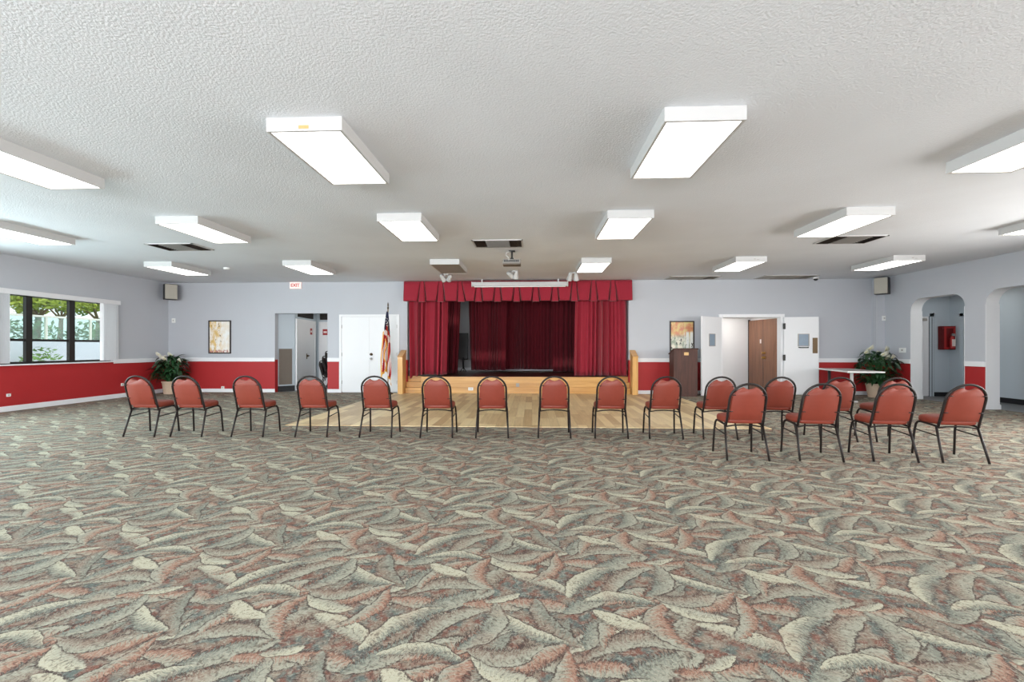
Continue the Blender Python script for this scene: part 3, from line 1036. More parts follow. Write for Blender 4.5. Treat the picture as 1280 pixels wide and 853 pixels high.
tree(-18.6, 16.3, 1.4, 2.1, 1.15, 'pale-trunked tree with lime green leaves behind the glass fence', M['lime_leaf'], 3)
tree(-19.2, 19.3, 1.4, 2.2, 1.2, 'lime green tree seen past the window mullion nearest the blinds', M['lime_leaf'], 5)
tree(-23.5, 18.0, 1.4, 3.0, 1.5, 'taller green tree standing behind the pale-trunked tree', M['mid_leaf'], 8)
tree(-24.5, 22.6, 1.4, 2.8, 1.4, 'green tree far back between the two lime green trees', M['mid_leaf'], 12)
tree(-19.4, 22.3, 1.4, 1.8, 1.1, 'small lime tree half hidden by the blinds', M['lime_leaf'], 14)
palm(-20.2, 14.3, 1.4, 1.7, 'palm with a thick trunk in the first window pane', 2)
palm(-27.5, 20.6, 1.4, 2.4, 'distant palm behind the lime green trees', 4)
hd = MB()
rr = random.Random(7)
for k in range(40):
    leaf_cloud(hd, (-17.2 + rr.uniform(-0.6, 0.6), 9 + k * 0.4, 1.75 + rr.uniform(-0.1, 0.25)), 0.55, 70, 0.10, rr)
tag(hd.build('garden_hedge', M['mid_leaf'], fix=False), 'low green hedge behind the glass fence outside', 'hedge', kind='stuff')
sh = empty('garden_shrub', (-14.6, 13.0, -0.05))
tag(sh, 'small shrub in front of the low white garden wall', 'shrub')
mb = MB()
leaf_cloud(mb, (0, 0, 0.75), 0.5, 200, 0.09, rr, 1.3)
mb.build('foliage', M['mid_leaf'], sh, fix=False)
MB().tube([(0, 0, 0), (0.02, 0, 0.7)], 0.03, 6).build('stem', M['bark'], sh)

# ================================================================== STAGE
SX0, SX1, SY, SZ = -3.58, 2.72, 12.76, 0.477
st = MB().box(SX0, SX1, 13.06, 16.3, 0.0, SZ).build('floor_stage', M['stage_wood'])
struct(st, 'dark boarded stage floor behind the red curtains', 'stage floor')
fa = MB()
fa.box(-3.12, 2.27, SY, 13.06, 0.0, SZ - 0.002)
fa = fa.build('stage_front', M['honey_wood'], bevel=0.004)
struct(fa, 'honey wood stage front with overhanging upper board', 'stage')
MB().box(-3.12, 2.27, SY - 0.05, SY, 0.19, SZ).build('upper_board', M['honey_wood'], fa, bevel=0.004)
MB().box(-3.12, 2.27, SY - 0.05, 13.05, SZ, SZ + 0.004).build('stage_edge', M['stage_wood'], fa)
for nm, (a, b), lab in (('left', (SX0, -3.12), 'honey wood steps beside the flag end of the stage'), ('right', (2.27, SX1), 'honey wood steps beside the lectern end of the stage')):
    s = MB()
    s.box(a, b, SY - 0.03, 13.06, 0, 0.165)
    s.box(a, b, SY + 0.10, 13.06, 0.165, 0.32)
    s.box(a, b, SY + 0.23, 13.06, 0.32, SZ)
    s = s.build('stage_steps', M['honey_wood'], bevel=0.006)
    struct(s, lab, 'steps')
for (a, b), lab in (((-3.72, -3.58), 'honey wood guard panel at the flag side of the stage'), ((2.72, 2.87), 'honey wood guard panel at the lectern side of the stage')):
    mb = MB()
    zf, zb = 1.03, 1.20
    y0, y1 = 12.50, YB
    pts = [(y0, 0), (y1, 0), (y1, zb), (y0, zf)]
    lo = [mb.bm.verts.new((a + 0.015, y, z)) for y, z in pts]
    hi = [mb.bm.verts.new((b - 0.015, y, z)) for y, z in pts]
    mb.face(lo[::-1]); mb.face(hi)
    for i in range(4):
        mb.face([lo[i], lo[(i + 1) % 4], hi[(i + 1) % 4], hi[i]])
    g = mb.build('guard_panel', M['honey_wood_v'])
    struct(g, lab, 'guard panel')
    mb = MB()
    mt = Matrix.Translation((0, y0, zf)) @ Matrix.Rotation(math.atan2(zb - zf, y1 - y0), 4, 'X')
    mb.box(a - 0.005, b + 0.005, -0.03, 0.41, 0.0, 0.035, mt)
    mb.build('cap_rail', M['honey_wood'], g, bevel=0.006)
    boxes((a, b, y0 - 0.02, y0 + 0.02, 0, zf)).build('end_post', M['honey_wood_v'], g, bevel=0.005)
struct(boxes((-4.6, 3.7, 16.3, 16.45, 0, 3.6), (-4.75, -4.6, 13.03, 16.45, 0, 3.6), (3.7, 3.85, 13.03, 16.45, 0, 3.6)).build('wall_stage', M['stage_wall']), 'grey backstage walls behind the curtains', 'wall')
struct(boxes((-4.75, 3.85, 13.03, 16.45, 3.6, 3.75)).build('ceiling_stage', M['black_plastic']), 'dark ceiling above the stage', 'ceiling')
struct(boxes((-4.6, SX0, 13.06, 16.3, 0, SZ), (SX1, 3.7, 13.06, 16.3, 0, SZ)).build('floor_wings', M['stage_wood']), 'stage wings beside the curtains', 'stage floor')
struct(boxes((-4.6, 3.7, 16.27, 16.3, SZ, SZ + 0.10)).build('baseboard_stage', M['white_paint']), 'white baseboard glimpsed under the backdrop curtain', 'baseboard')
struct(MB().box(-4.10, 3.80, 7.41, 12.75, 0.0, 0.012).build('floor_dance', M['plank']), 'oak plank dance floor inset before the stage', 'floor')
for x, m_, lab in ((-1.72, 'white_plastic', 'white wall outlet on the stage front board'), (-0.40, 'vent_metal', 'grey metal outlet on the stage front board')):
    o = MB().box(x - 0.07, x + 0.07, SY - 0.012, SY, 0.09, 0.175) if x < -1 else MB().box(x - 0.045, x + 0.045, SY - 0.065, SY - 0.05, 0.20, 0.30)
    o = o.build('wall_outlet', M[m_], bevel=0.003)
    tag(o, lab, 'outlet')
    zc, yy = (0.132, SY - 0.012) if x < -1 else (0.25, SY - 0.065)
    MB().box(x - 0.03, x - 0.012, yy - 0.003, yy, zc - 0.015, zc + 0.015).build('socket', M['vent_metal'], o)
    MB().box(x + 0.012, x + 0.03, yy - 0.003, yy, zc - 0.015, zc + 0.015).build('socket', M['vent_metal'], o)


def drape(name, x0, x1, y, z0, z1, folds, amp, material, label, seed=0, x0b=None, x1b=None, wav=0.0, group=None, hem=None):
    rnd = random.Random(seed)
    ph = [rnd.uniform(0, 2 * PI) for _ in range(6)]
    x0b = x0 if x0b is None else x0b
    x1b = x1 if x1b is None else x1b
    nu = folds * 16

    def f(u, v):                   # v: 0 at the hem, 1 at the top
        t = u + 0.35 / folds * math.sin(2 * PI * u * 2.3 + ph[0]) * 0.8
        w = 2 * PI * folds * t + 0.5 * math.sin(2.2 * v + ph[1] + 5 * u)
        a = amp * (1.0 - 0.35 * v) * (0.75 + 0.45 * math.sin(2 * PI * u * 1.7 + ph[2]))
        yy = y + a * (0.9 - 1.8 * abs(math.sin(0.5 * w)) ** 0.7 + 0.15 * math.sin(2 * w + ph[3]))
        e = (1 - v) ** 1.3
        xa, xb = x0 + (x0b - x0) * e, x1 + (x1b - x1) * e
        xx = xa + (xb - xa) * u + 0.30 * amp * math.sin(w) + wav * math.sin(3 * v + ph[4]) * (1 - v)
        zb = z0 if hem is None else hem(u)
        return Vector((xx, yy, zb + (z1 - zb) * v))
    mb = MB()
    mb.grid(f, nu, 14)
    o = mb.build(name, material, smooth=True, solid=0.006)
    return tag(o, label, 'curtain', group)


drape('stage_curtain', -3.54, -2.43, 12.98, 0.5, 2.72, 7, 0.15, M['crimson'], 'crimson stage curtain hanging at the flag side', 1, x0b=-3.52, x1b=-2.47, hem=lambda u: 0.40 + 0.12 * min(1, u * 3))
drape('stage_curtain', 1.20, 2.68, 12.97, 0.5, 2.72, 11, 0.13, M['crimson'], 'crimson stage curtain hanging at the lectern side', 4, x0b=1.17, x1b=2.70)
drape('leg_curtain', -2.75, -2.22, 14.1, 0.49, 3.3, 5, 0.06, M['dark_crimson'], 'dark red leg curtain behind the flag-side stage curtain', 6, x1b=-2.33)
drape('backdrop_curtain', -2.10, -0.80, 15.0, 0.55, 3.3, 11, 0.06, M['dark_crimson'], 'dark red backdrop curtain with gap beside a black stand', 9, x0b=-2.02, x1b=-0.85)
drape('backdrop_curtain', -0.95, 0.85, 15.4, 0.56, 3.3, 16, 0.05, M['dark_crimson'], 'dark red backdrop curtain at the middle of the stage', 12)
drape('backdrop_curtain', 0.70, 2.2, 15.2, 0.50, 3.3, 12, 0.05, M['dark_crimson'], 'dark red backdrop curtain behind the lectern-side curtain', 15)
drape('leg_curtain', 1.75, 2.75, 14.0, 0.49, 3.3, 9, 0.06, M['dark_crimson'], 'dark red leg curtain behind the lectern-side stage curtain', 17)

# valance with inverted pleats
va = empty('valance', (-0.42, 12.74, 2.6))
tag(va, 'crimson box-pleated valance across the top of the stage', 'valance')
X0, X1, Z0, Z1 = -3.61, 2.76, 2.60, 3.165
mb = MB()
yb, yf = 12.74, 12.645
mb.box(X0, X1, yb, yb + 0.13, Z0 + 0.012, Z1)
at(va, mb.build('board', M['dark_crimson']))
nP = 11
step = (X1 - X0) / (nP + 0.95)
WT, WB = 0.045, 0.095


def pleat_x(k, s):                  # s: 0 at the top, 1 at the hem
    return X0 + step * (k + 0.97) + (0.05 * s if k == 2 else 0.0)


for k in range(nP):
    rings = []
    for q in range(6):
        s_ = q / 5
        xc, w, pr = pleat_x(k, s_), WT + (WB - WT) * s_, 0.02 + 0.085 * s_
        z = Z1 + (Z0 - 0.02 - Z1) * s_
        rings.append([Vector(p) for p in ((xc - w, yb - 0.001, z), (xc - w, yb - pr * 0.7, z), (xc - w * 0.7, yb - pr, z), (xc + w * 0.7, yb - pr, z),
                                          (xc + w, yb - pr * 0.7, z), (xc + w, yb - 0.001, z))])
    mb = MB()
    mb.rings(rings, True, True)
    at(va, mb.build('pleat', M['crimson']))
for k in range(nP + 1):             # panels swelling forward between the pleats, tucked in beside them
    def panel(u, v):
        s_ = 1 - v
        w = WT + (WB - WT) * s_ + 0.006 + 0.022 * s_
        xa = X0 if k == 0 else pleat_x(k - 1, s_) + w
        xb = X1 if k == nP else pleat_x(k, s_) - w
        e = 1.0
        if k > 0:
            e = min(e, u / 0.10)
        if k < nP:
            e = min(e, (1 - u) / 0.10)
        e = max(0.0, min(1.0, e)) ** 0.5
        return Vector((xa + (xb - xa) * u, yb - 0.004 - e * (0.02 + 0.06 * s_), Z0 + (Z1 - Z0) * v))
    mb = MB()
    mb.grid(panel, 20, 6)
    at(va, mb.build('panel', M['crimson'], smooth=True, solid=0.004))

# projection screen case
sc = empty('projection_screen', (-0.34, 12.55, 3.0))
tag(sc, 'long white roll-up projection screen case above the stage', 'projection screen')
mb = MB()
mb.box(-1.65, 0.97, 12.50, 12.61, 2.985, 3.105)
at(sc, mb.build('case', M['white_metal'], bevel=0.02, segs=3))
for a_, b_ in ((-1.665, -1.65), (0.97, 0.985)):
    at(sc, MB().box(a_, b_, 12.49, 12.62, 2.975, 3.115).build('end_cap', M['white_plastic'], bevel=0.004))
for a_, b_ in ((-1.4, -1.36), (0.70, 0.74)):
    at(sc, MB().box(a_, b_, 12.54, 12.58, 3.10, H).build('bracket', M['white_metal']))
at(sc, boxes((-1.6, 0.92, 12.545, 12.565, 2.965, 2.985)).build('pull_bar', M['white_plastic']))

# black stand backstage
ms = empty('music_stand', (-2.33, 15.2, SZ))
tag(ms, 'black stand seen in the gap between the backdrop curtains', 'stand')
mb = MB()
mb.box(-0.17, 0.17, -0.02, 0.02, 0.42, 1.32, Matrix.Rotation(R(-8), 4, 'X'))
mb.build('desk', M['black_plastic'], ms, bevel=0.01)
mb = MB()
mb.tube([(0.03, 0.03, 0.12), (0.03, -0.08, 0.5)], 0.03, 8)
mb.build('pole', M['black_plastic'], ms)
for k in range(3):
    a = R(90 + 120 * k)
    MB().tube([(0.03, 0.03, 0.16), (0.03 + 0.12 * math.cos(a), 0.03 + 0.12 * math.sin(a), 0.012)], 0.012, 6).build('leg', M['black_plastic'], ms)

# ================================================================== CEILING FIXTURES
def ceiling_light(x, y, label, on=True, sticker=False, scuff=False):
    t = empty('ceiling_light', (x, y, H))
    tag(t, label, 'ceiling light', 'panel lights on the popcorn ceiling')
    W, D, T = 0.315, 0.617, 0.112
    mb = MB()
    th = 0.014
    mb.box(-W, W, -D, -D + th, -T, 0)
    mb.box(-W, W, D - th, D, -T, 0)
    mb.box(-W, -W + th, -D + th, D - th, -T, 0)
    mb.box(W - th, W, -D + th, D - th, -T, 0)
    mb.box(-W + th, W - th, -D + th, D - th, -0.012, 0)
    mb.build('housing', M['white_metal'], t)
    MB().box(-W + th, W - th, -D + th, D - th, -T + 0.006, -T + 0.016).build('diffuser', M['lamp_on' if on else 'lamp_off'], t)
    mb = MB()
    e = 0.011
    for b in ((-W + th, W - th, -D + th, -D + th + e), (-W + th, W - th, D - th - e, D - th), (-W + th, -W + th + e, -D + th + e, D - th - e), (W - th - e, W - th, -D + th + e, D - th - e)):
        mb.box(b[0], b[1], b[2], b[3], -T + 0.001, -T + 0.006)
    mb.build('lens_frame', M['vent_metal'], t)
    if sticker:
        MB().box(-0.045, 0.04, -D - 0.002, -D, -0.094, -0.066).build('tape_patch', M['tape'], t)['label'] = 'orange tape patch'
    if scuff:
        boxes((0.05, 0.09, -D - 0.001, -D, -0.06, -0.045), (0.11, 0.16, -D - 0.001, -D, -0.07, -0.06)).build('scuff_mark', M['vent_metal'], t)
    return t


CX = (-8.19, -5.08, -1.86, 1.35, 4.53, 7.68)
CY = (4.25, 6.92, 10.25)
ceiling_light(CX[1], 4.27, 'lit panel light in the nearest row, cut off at the window side')
ceiling_light(CX[2], 4.26, 'lit panel light in the nearest row with orange tape on its end', sticker=True)
ceiling_light(CX[3], 4.23, 'lit panel light in the nearest row, whole and without tape')
ceiling_light(CX[4], 4.22, 'lit panel light in the nearest row, cut off at the arch side', scuff=True)
for k, lab in enumerate(('lit panel light of the middle row nearest the garden window', 'lit panel light of the middle row over the vent by the window side',
                         'lit panel light of the middle row on the window side of the stage axis', 'lit panel light of the middle row on the arch side of the stage axis',
                         'lit panel light of the middle row over the vent by the arch side', 'lit panel light of the middle row nearest the arches, barely in frame')):
    ceiling_light(CX[k], CY[1], lab)
for k, lab in enumerate(('lit panel light of the far row nearest the wall speaker by the window', 'lit panel light of the far row above the exit sign',
                         'unlit grey panel light of the far row before the stage', 'lit panel light of the far row over the stage spotlights',
                         'lit panel light of the far row above the lectern', 'lit panel light of the far row nearest the speaker by the arches')):
    ceiling_light(CX[k], CY[2], lab, on=(k != 2), scuff=(k >= 4))


def vent(x, y, w, d, label, pale=False):
    t = empty('ceiling_vent', (x, y, H))
    tag(t, label, 'vent', 'air registers on the ceiling')
    a, b = w / 2, d / 2
    boxes((-a, a, -b, -b + 0.03, -0.014, 0), (-a, a, b - 0.03, b, -0.014, 0), (-a, -a + 0.03, -b, b, -0.014, 0), (a - 0.03, a, -b, b, -0.014, 0)).build('frame', M['white_metal'], t)
    MB().box(-a + 0.03, a - 0.03, -b + 0.03, b - 0.03, -0.003, 0).build('duct_opening', M['vent_metal' if pale else 'vent_dark'], t)
    q = a * 0.46
    for s in (-1, 1):                           # end louvers, thrown sideways
        mb = MB()
        for k in range(7):
            x0 = s * (q + 0.02 + (a - 0.05 - q) * k / 6.5)
            mt = Matrix.Translation((x0, 0, -0.012)) @ Matrix.Rotation(R(-50 * s), 4, 'Y')
            mb.box(-0.012, 0.012, -b + 0.03, b - 0.03, -0.001, 0.001, mt)
        mb.build('side_louvers', M['vent_metal' if pale else 'vent_dark'], t)
    mb = MB()
    for k in range(9):
        mt = Matrix.Translation((0, -b + 0.055 + (2 * b - 0.11) * k / 8, -0.012)) @ Matrix.Rotation(R(40), 4, 'X')
        mb.box(-q, q, -0.026, 0.026, -0.001, 0.001, mt)
    mb.build('centre_louvers', M['vent_metal'], t)


vent(-0.61, 8.22, 0.90, 0.58, 'ceiling vent in front of the projector')
vent(-6.56, 8.23, 0.90, 0.58, 'ceiling vent between panel lights at the garden window side')
vent(5.52, 8.18, 0.90, 0.58, 'ceiling vent partly behind a panel light at the arch side')
vent(4.3, 12.45, 1.35, 0.55, 'long ceiling vent against the far wall above the lectern', True)
vent(6.75, 12.45, 1.40, 0.60, 'long ceiling vent against the far wall above the open doors', True)

# projector on its ceiling mount
pj = empty('projector', (-0.39, 8.88, H))
tag(pj, 'grey projector hanging from a short black ceiling mount', 'projector')
boxes((-0.17, 0.17, -0.13, 0.13, -0.27, -0.18)).build('body', M['projector'], pj, bevel=0.012)
mb = MB()
mb.box(-0.172, 0.172, -0.135, 0.12, -0.285, -0.255)
mb.build('base_tray', M['brown_grille'], pj, bevel=0.004)
mb = MB()
for k in range(9):
    mb.box(-0.15 + k * 0.033, -0.13 + k * 0.033, -0.136, -0.128, -0.235, -0.20)
mb.build('connectors', M['black_plastic'], pj)
mb = MB()
mb.lathe([(0.02, -0.15), (0.02, 0.0)], 10)
mb.box(-0.06, 0.06, -0.06, 0.06, -0.012, 0)
mb.box(-0.035, 0.035, -0.03, 0.03, -0.18, -0.14)
mb.build('mount', M['black_plastic'], pj)
mb = MB()
mb.tube([(-0.03, 0, -0.01), (-0.10, -0.02, -0.03), (-0.115, -0.05, -0.09), (-0.07, -0.12, -0.14), (-0.05, -0.13, -0.21)], 0.005, 6)
mb.build('cable', M['white_plastic'], pj)
mb = MB()
mb.lathe([(0.045, 0.125), (0.045, 0.15), (0.035, 0.155)], 16, Matrix.Translation((0.06, 0, -0.225)) @ Matrix.Rotation(R(-90), 4, 'X'))
mb.build('lens', M['black_plastic'], pj)


def twin_spot(x, y, label, heads):
    t = empty('twin_spotlight', (x, y, H))
    tag(t, label, 'spotlight', 'twin spotlights above the stage front')
    MB().lathe([(0.07, 0), (0.07, -0.018), (0.05, -0.03)], 18).build('canopy', M['white_metal'], t, smooth=False)
    for (hx, yaw, tilt) in heads:
        mt = Matrix.Translation((hx, 0, -0.10)) @ Matrix.Rotation(R(yaw), 4, 'Z') @ Matrix.Rotation(R(tilt), 4, 'X')
        mb = MB()
        mb.lathe([(0.022, 0.12), (0.034, 0.115), (0.042, 0.07), (0.066, -0.06), (0.075, -0.09), (0.068, -0.09), (0.03, -0.05)], 16, mt)
        h = mb.build('lamp_head', M['white_metal'], t, smooth=True)
        mb = MB()
        mb.tube([(hx * 0.3, 0, -0.025), (hx * 0.8, 0, -0.06), (hx, 0, -0.09)], 0.012, 6)
        mb.build('arm', M['white_metal'], h)


twin_spot(-2.20, 11.62, 'twin white spotlight below the unlit ceiling panel', ((-0.09, -20, 60), (0.09, 25, 70)))
twin_spot(-0.44, 11.2, 'twin white spotlight behind the projector', ((-0.09, -35, 70), (0.05, 10, 35)))
twin_spot(1.05, 11.55, 'twin white spotlight at the lectern end of the screen case', ((-0.10, 10, 40), (0.06, -14, 25)))

sd = MB()
sd.lathe([(0.07, 0), (0.07, -0.02), (0.055, -0.04), (0.0, -0.045)][:3], 18)
sd = sd.build('smoke_detector', M['white_plastic'])
sd.location = (-7.2, 10.46, H)
tag(sd, 'small round white smoke detector on the ceiling by the window side', 'smoke detector')
dc = empty('dome_camera', (7.62, 12.6, H))
tag(dc, 'small dome security camera at the ceiling above the open door', 'camera')
MB().lathe([(0.07, 0), (0.07, -0.03), (0.06, -0.035)], 18).build('base', M['white_plastic'], dc)
MB().lathe([(0.055, -0.035), (0.05, -0.06), (0.03, -0.08), (0.005, -0.087)], 18).build('dome', M['black_plastic'], dc, smooth=True)

# exit sign
ex = empty('exit_sign', (-6.80, YB, 3.09))
tag(ex, 'lit white EXIT sign with red letters over the hall opening', 'exit sign')
MB().box(-0.165, 0.165, -0.06, 0.0, -0.10, 0.09).build('case', M['exit_face'], ex, bevel=0.008)
cu = bpy.data.curves.new('lettering', 'FONT')
cu.body = 'EXIT'
cu.size = 0.128
cu.align_x = 'CENTER'
cu.align_y = 'CENTER'
cu.extrude = 0.002
cu.offset = 0.003
tmp = bpy.data.objects.new('lettering_curve', cu)
COL.objects.link(tmp)
bpy.context.view_layer.update()
me = bpy.data.meshes.new_from_object(tmp.evaluated_get(bpy.context.evaluated_depsgraph_get()))
bpy.data.objects.remove(tmp)
me.materials.clear()
me.materials.append(M['exit_red'])
lt = bpy.data.objects.new('lettering', me)
COL.objects.link(lt)
lt.parent = ex
lt.location = (0, -0.063, -0.005)
lt.rotation_euler = (R(90), 0, 0)

# ================================================================== CHAIRS
def chair_back_y(z):
    return 0.105 - 0.31 * (z - 0.40)


def make_chair(stacking=False, vinyl='vinyl'):
    rail, half = (0.186, 0.188) if stacking else (0.209, 0.218)
    root = empty('banquet_chair')
    # rear legs, front legs
    for s in (-1, 1):
        MB().tube([(s * 0.232, 0.0, 0.0), (s * 0.225, 0.05, 0.16), (s * 0.212, 0.125, 0.385)], [0.0125, 0.0125, 0.0135], 8).build('leg', M['chair_frame'], root, smooth=True)
    for s in (-1, 1):
        MB().tube([(s * 0.230, 0.475, 0.0), (s * 0.222, 0.452, 0.28), (s * 0.216, 0.432, 0.375), (s * 0.212, 0.405, 0.405), (s * 0.210, 0.36, 0.410)], 0.0128, 8).build('leg', M['chair_frame'], root, smooth=True)
    # frame under the seat
    mb = MB()
    for s in (-1, 1):
        mb.tube([(s * rail, 0.10, 0.392), (s * rail, 0.24, 0.402), (s * rail, 0.37, 0.410)], 0.0125, 8)
    mb.tube([(-0.212, 0.12, 0.372), (-0.11, 0.122, 0.388), (0, 0.123, 0.393), (0.11, 0.122, 0.388), (0.212, 0.12, 0.372)], 0.009, 6)
    mb.tube([(-0.21, 0.39, 0.405), (0.21, 0.39, 0.405)], 0.009, 6)
    mb.build('seat_frame', M['chair_frame'], root, smooth=True)
    for s in () if stacking else (-1, 1):
        MB().tube([(s * 0.221, 0.086, 0.285), (s * 0.222, 0.455, 0.310)], 0.0075, 6).build('stretcher', M['chair_frame'], root, smooth=True)
    # arched back frame
    mb = MB()
    pts = []
    for z in (0.385, 0.45, 0.55, 0.64, 0.70):
        pts.append((-0.202 - 0.012 * (0.7 - z), chair_back_y(z), z))
    for k in range(1, 16):
        a = PI - PI * k / 16
        z = 0.70 + 0.185 * math.sin(a)
        pts.append((0.202 * math.cos(a), chair_back_y(z), z))
    for z in (0.70, 0.64, 0.55, 0.45, 0.385):
        pts.append((0.202 + 0.012 * (0.7 - z), chair_back_y(z), z))
    mb.tube(pts, 0.0135, 8)
    for z in (0.56, 0.755):
        w = 0.20 if z < 0.7 else 0.20 * math.sqrt(1 - ((z - 0.70) / 0.185) ** 2)
        for s in (-1, 1):
            mb.box(s * (w - 0.045), s * w, chair_back_y(z) - 0.022, chair_back_y(z) - 0.014, z - 0.005, z + 0.005)
    mb.build('back_frame', M['chair_frame'], root, smooth=True)
    # padded back with the hand-hold scoop
    out = [(-0.182, 0.455), (-0.183, 0.56), (-0.180, 0.66), (-0.178, 0.70)]
    for k in range(1, 9):
        a = PI - (PI / 2 - 0.38) * k / 8
        out.append((0.178 * math.cos(a), 0.70 + 0.160 * math.sin(a)))
    for x in (-0.048, -0.030, 0.0):
        out.append((x, 0.822 + 0.022 * (abs(x) / 0.06) ** 1.6))
    full = out + [(-x, z) for (x, z) in out[::-1][1:]]
    mb = MB()
    def layer(off, sc):
        cz = 0.65
        return [Vector((x * sc, chair_back_y(cz + (z - cz) * sc) + off, cz + (z - cz) * sc)) for (x, z) in full]
    rings = [layer(-0.017, 0.965), layer(-0.011, 0.995), layer(0.0, 1.0), layer(0.014, 0.99), layer(0.03, 0.90), layer(0.036, 0.75)]
    mb.rings(rings, True, True)
    mb.build('backrest', M[vinyl], root, smooth=True)
    # domed seat
    mb = MB()
    base = []
    for k in range(40):
        a = 2 * PI * k / 40
        c, s = math.cos(a), math.sin(a)
        e = 2 / 4.2
        x = math.copysign(abs(c) ** e, c)
        y = math.copysign(abs(s) ** e, s)
        wid = half + 0.010 * (y + 1) / 2
        base.append((x * wid, 0.268 + y * 0.185))
    rings = []
    for (sc, z) in ((0.90, 0.412), (0.99, 0.420), (1.0, 0.445), (0.985, 0.472), (0.93, 0.488), (0.78, 0.499), (0.5, 0.505), (0.2, 0.507)):
        rings.append([Vector((x * sc, 0.268 + (y - 0.268) * sc, z)) for x, y in base])
    mb.rings(rings, True, True)
    mb.build('seat', M[vinyl], root, smooth=True)
    return root


chair0 = make_chair()
LONG = [
    (-5.70, 6.37, 0.5, 'rust banquet chair at the window end of the long row'),
    (-5.01, 6.39, 0.8, 'second rust banquet chair from the window end of the long row'),
    (-4.12, 6.42, 0.8, 'third rust banquet chair from the window end, clear of its neighbours'),
    (-3.19, 6.45, 1.2, 'rust banquet chair in front of the hall opening with stacked chairs'),
    (-2.25, 6.46, 1.2, 'rust banquet chair in front of the closed white double door'),
    (-1.37, 6.475, 1.5, 'rust banquet chair before the flag-side stage curtain'),
    (-0.57, 6.49, 3.2, 'rust banquet chair before the white outlet on the stage front'),
    (0.32, 6.525, -1.2, 'rust banquet chair at the middle of the stage, before the central backdrop'),
    (1.13, 6.53, -2.4, 'rust banquet chair before the lectern-side stage curtain'),
    (1.90, 6.54, -2.6, 'rust banquet chair in front of the wooden lectern'),
    (2.65, 6.53, -2.8, 'rust banquet chair on the edge of the planks before the white vestibule'),
    (3.45, 6.50, -4.2, 'rust banquet chair in the long row before the brown doors'),
    (4.22, 6.46, -5.5, 'rust banquet chair in the long row just before the low table'),
    (4.95, 6.44, -3.0, 'rust banquet chair at the arch end of the long row'),
]
NEAR = [
    (2.47, 5.325, -2.6, 'rust banquet chair of the near row closest to the stage axis'),
    (3.29, 5.33, -4.6, 'second rust banquet chair from the stage-axis end of the near row'),
    (4.11, 5.335, -4.6, 'third rust banquet chair of the near row, overlapping one behind it'),
    (4.85, 5.315, -5.0, 'rust banquet chair at the arch end of the near row'),
]
first = True
for rows, grp in ((LONG, 'banquet chairs in the long row'), (NEAR, 'banquet chairs in the short near row')):
    for (x, y, rz, lab) in rows:
        c = chair0 if first else copy_tree(chair0)
        first = False
        c.location = (x, y, 0)
        c.rotation_euler = (0, 0, R(rz))
        tag(c, lab, 'chair', grp)
# stack of chairs in the hall, half hidden by the wall edge
stack0 = make_chair(True, 'dark_vinyl')
for k, lab in enumerate(('bottom', 'second from bottom', 'second from top', 'top')):
    c = stack0 if k == 0 else copy_tree(stack0)
    c.location = (-6.42 + 0.092 * k, 13.72, 0.0 + k * 0.147)
    c.rotation_euler = (0, 0, R(-90))
    tag(c, 'dark stacked chair in the hall, %s of its leaning stack' % lab, 'chair', 'stacked chairs in the hall')

# ================================================================== FURNISHINGS
# lectern
le = empty('lectern', (4.06, 12.46, 0))
tag(le, 'dark wood lectern with gold plate standing below a picture', 'lectern')
mb = MB()
pts = [(-0.22, 0.06), (0.18, 0.06), (0.18, 1.12), (-0.22, 1.25)]
lo = [mb.bm.verts.new((-0.31, y, z)) for y, z in pts]
hi = [mb.bm.verts.new((0.31, y, z)) for y, z in pts]
mb.face(lo[::-1]); mb.face(hi)
for i in range(4):
    mb.face([lo[i], lo[(i + 1) % 4], hi[(i + 1) % 4], hi[i]])
mb.build('body', M['walnut'], le, bevel=0.006)
boxes((-0.30, 0.30, -0.20, 0.17, 0.0, 0.06)).build('plinth', M['walnut'], le)
mt = Matrix.Translation((0, -0.22, 1.25)) @ Matrix.Rotation(math.atan2(-0.13, 0.40), 4, 'X')
MB().box(-0.33, 0.33, -0.02, 0.45, 0.0, 0.022, mt).build('reading_top', M['walnut'], le, bevel=0.004)
boxes((-0.045, 0.075, -0.226, -0.22, 1.09, 1.17)).build('name_plate', M['gold_plate'], le, bevel=0.002)


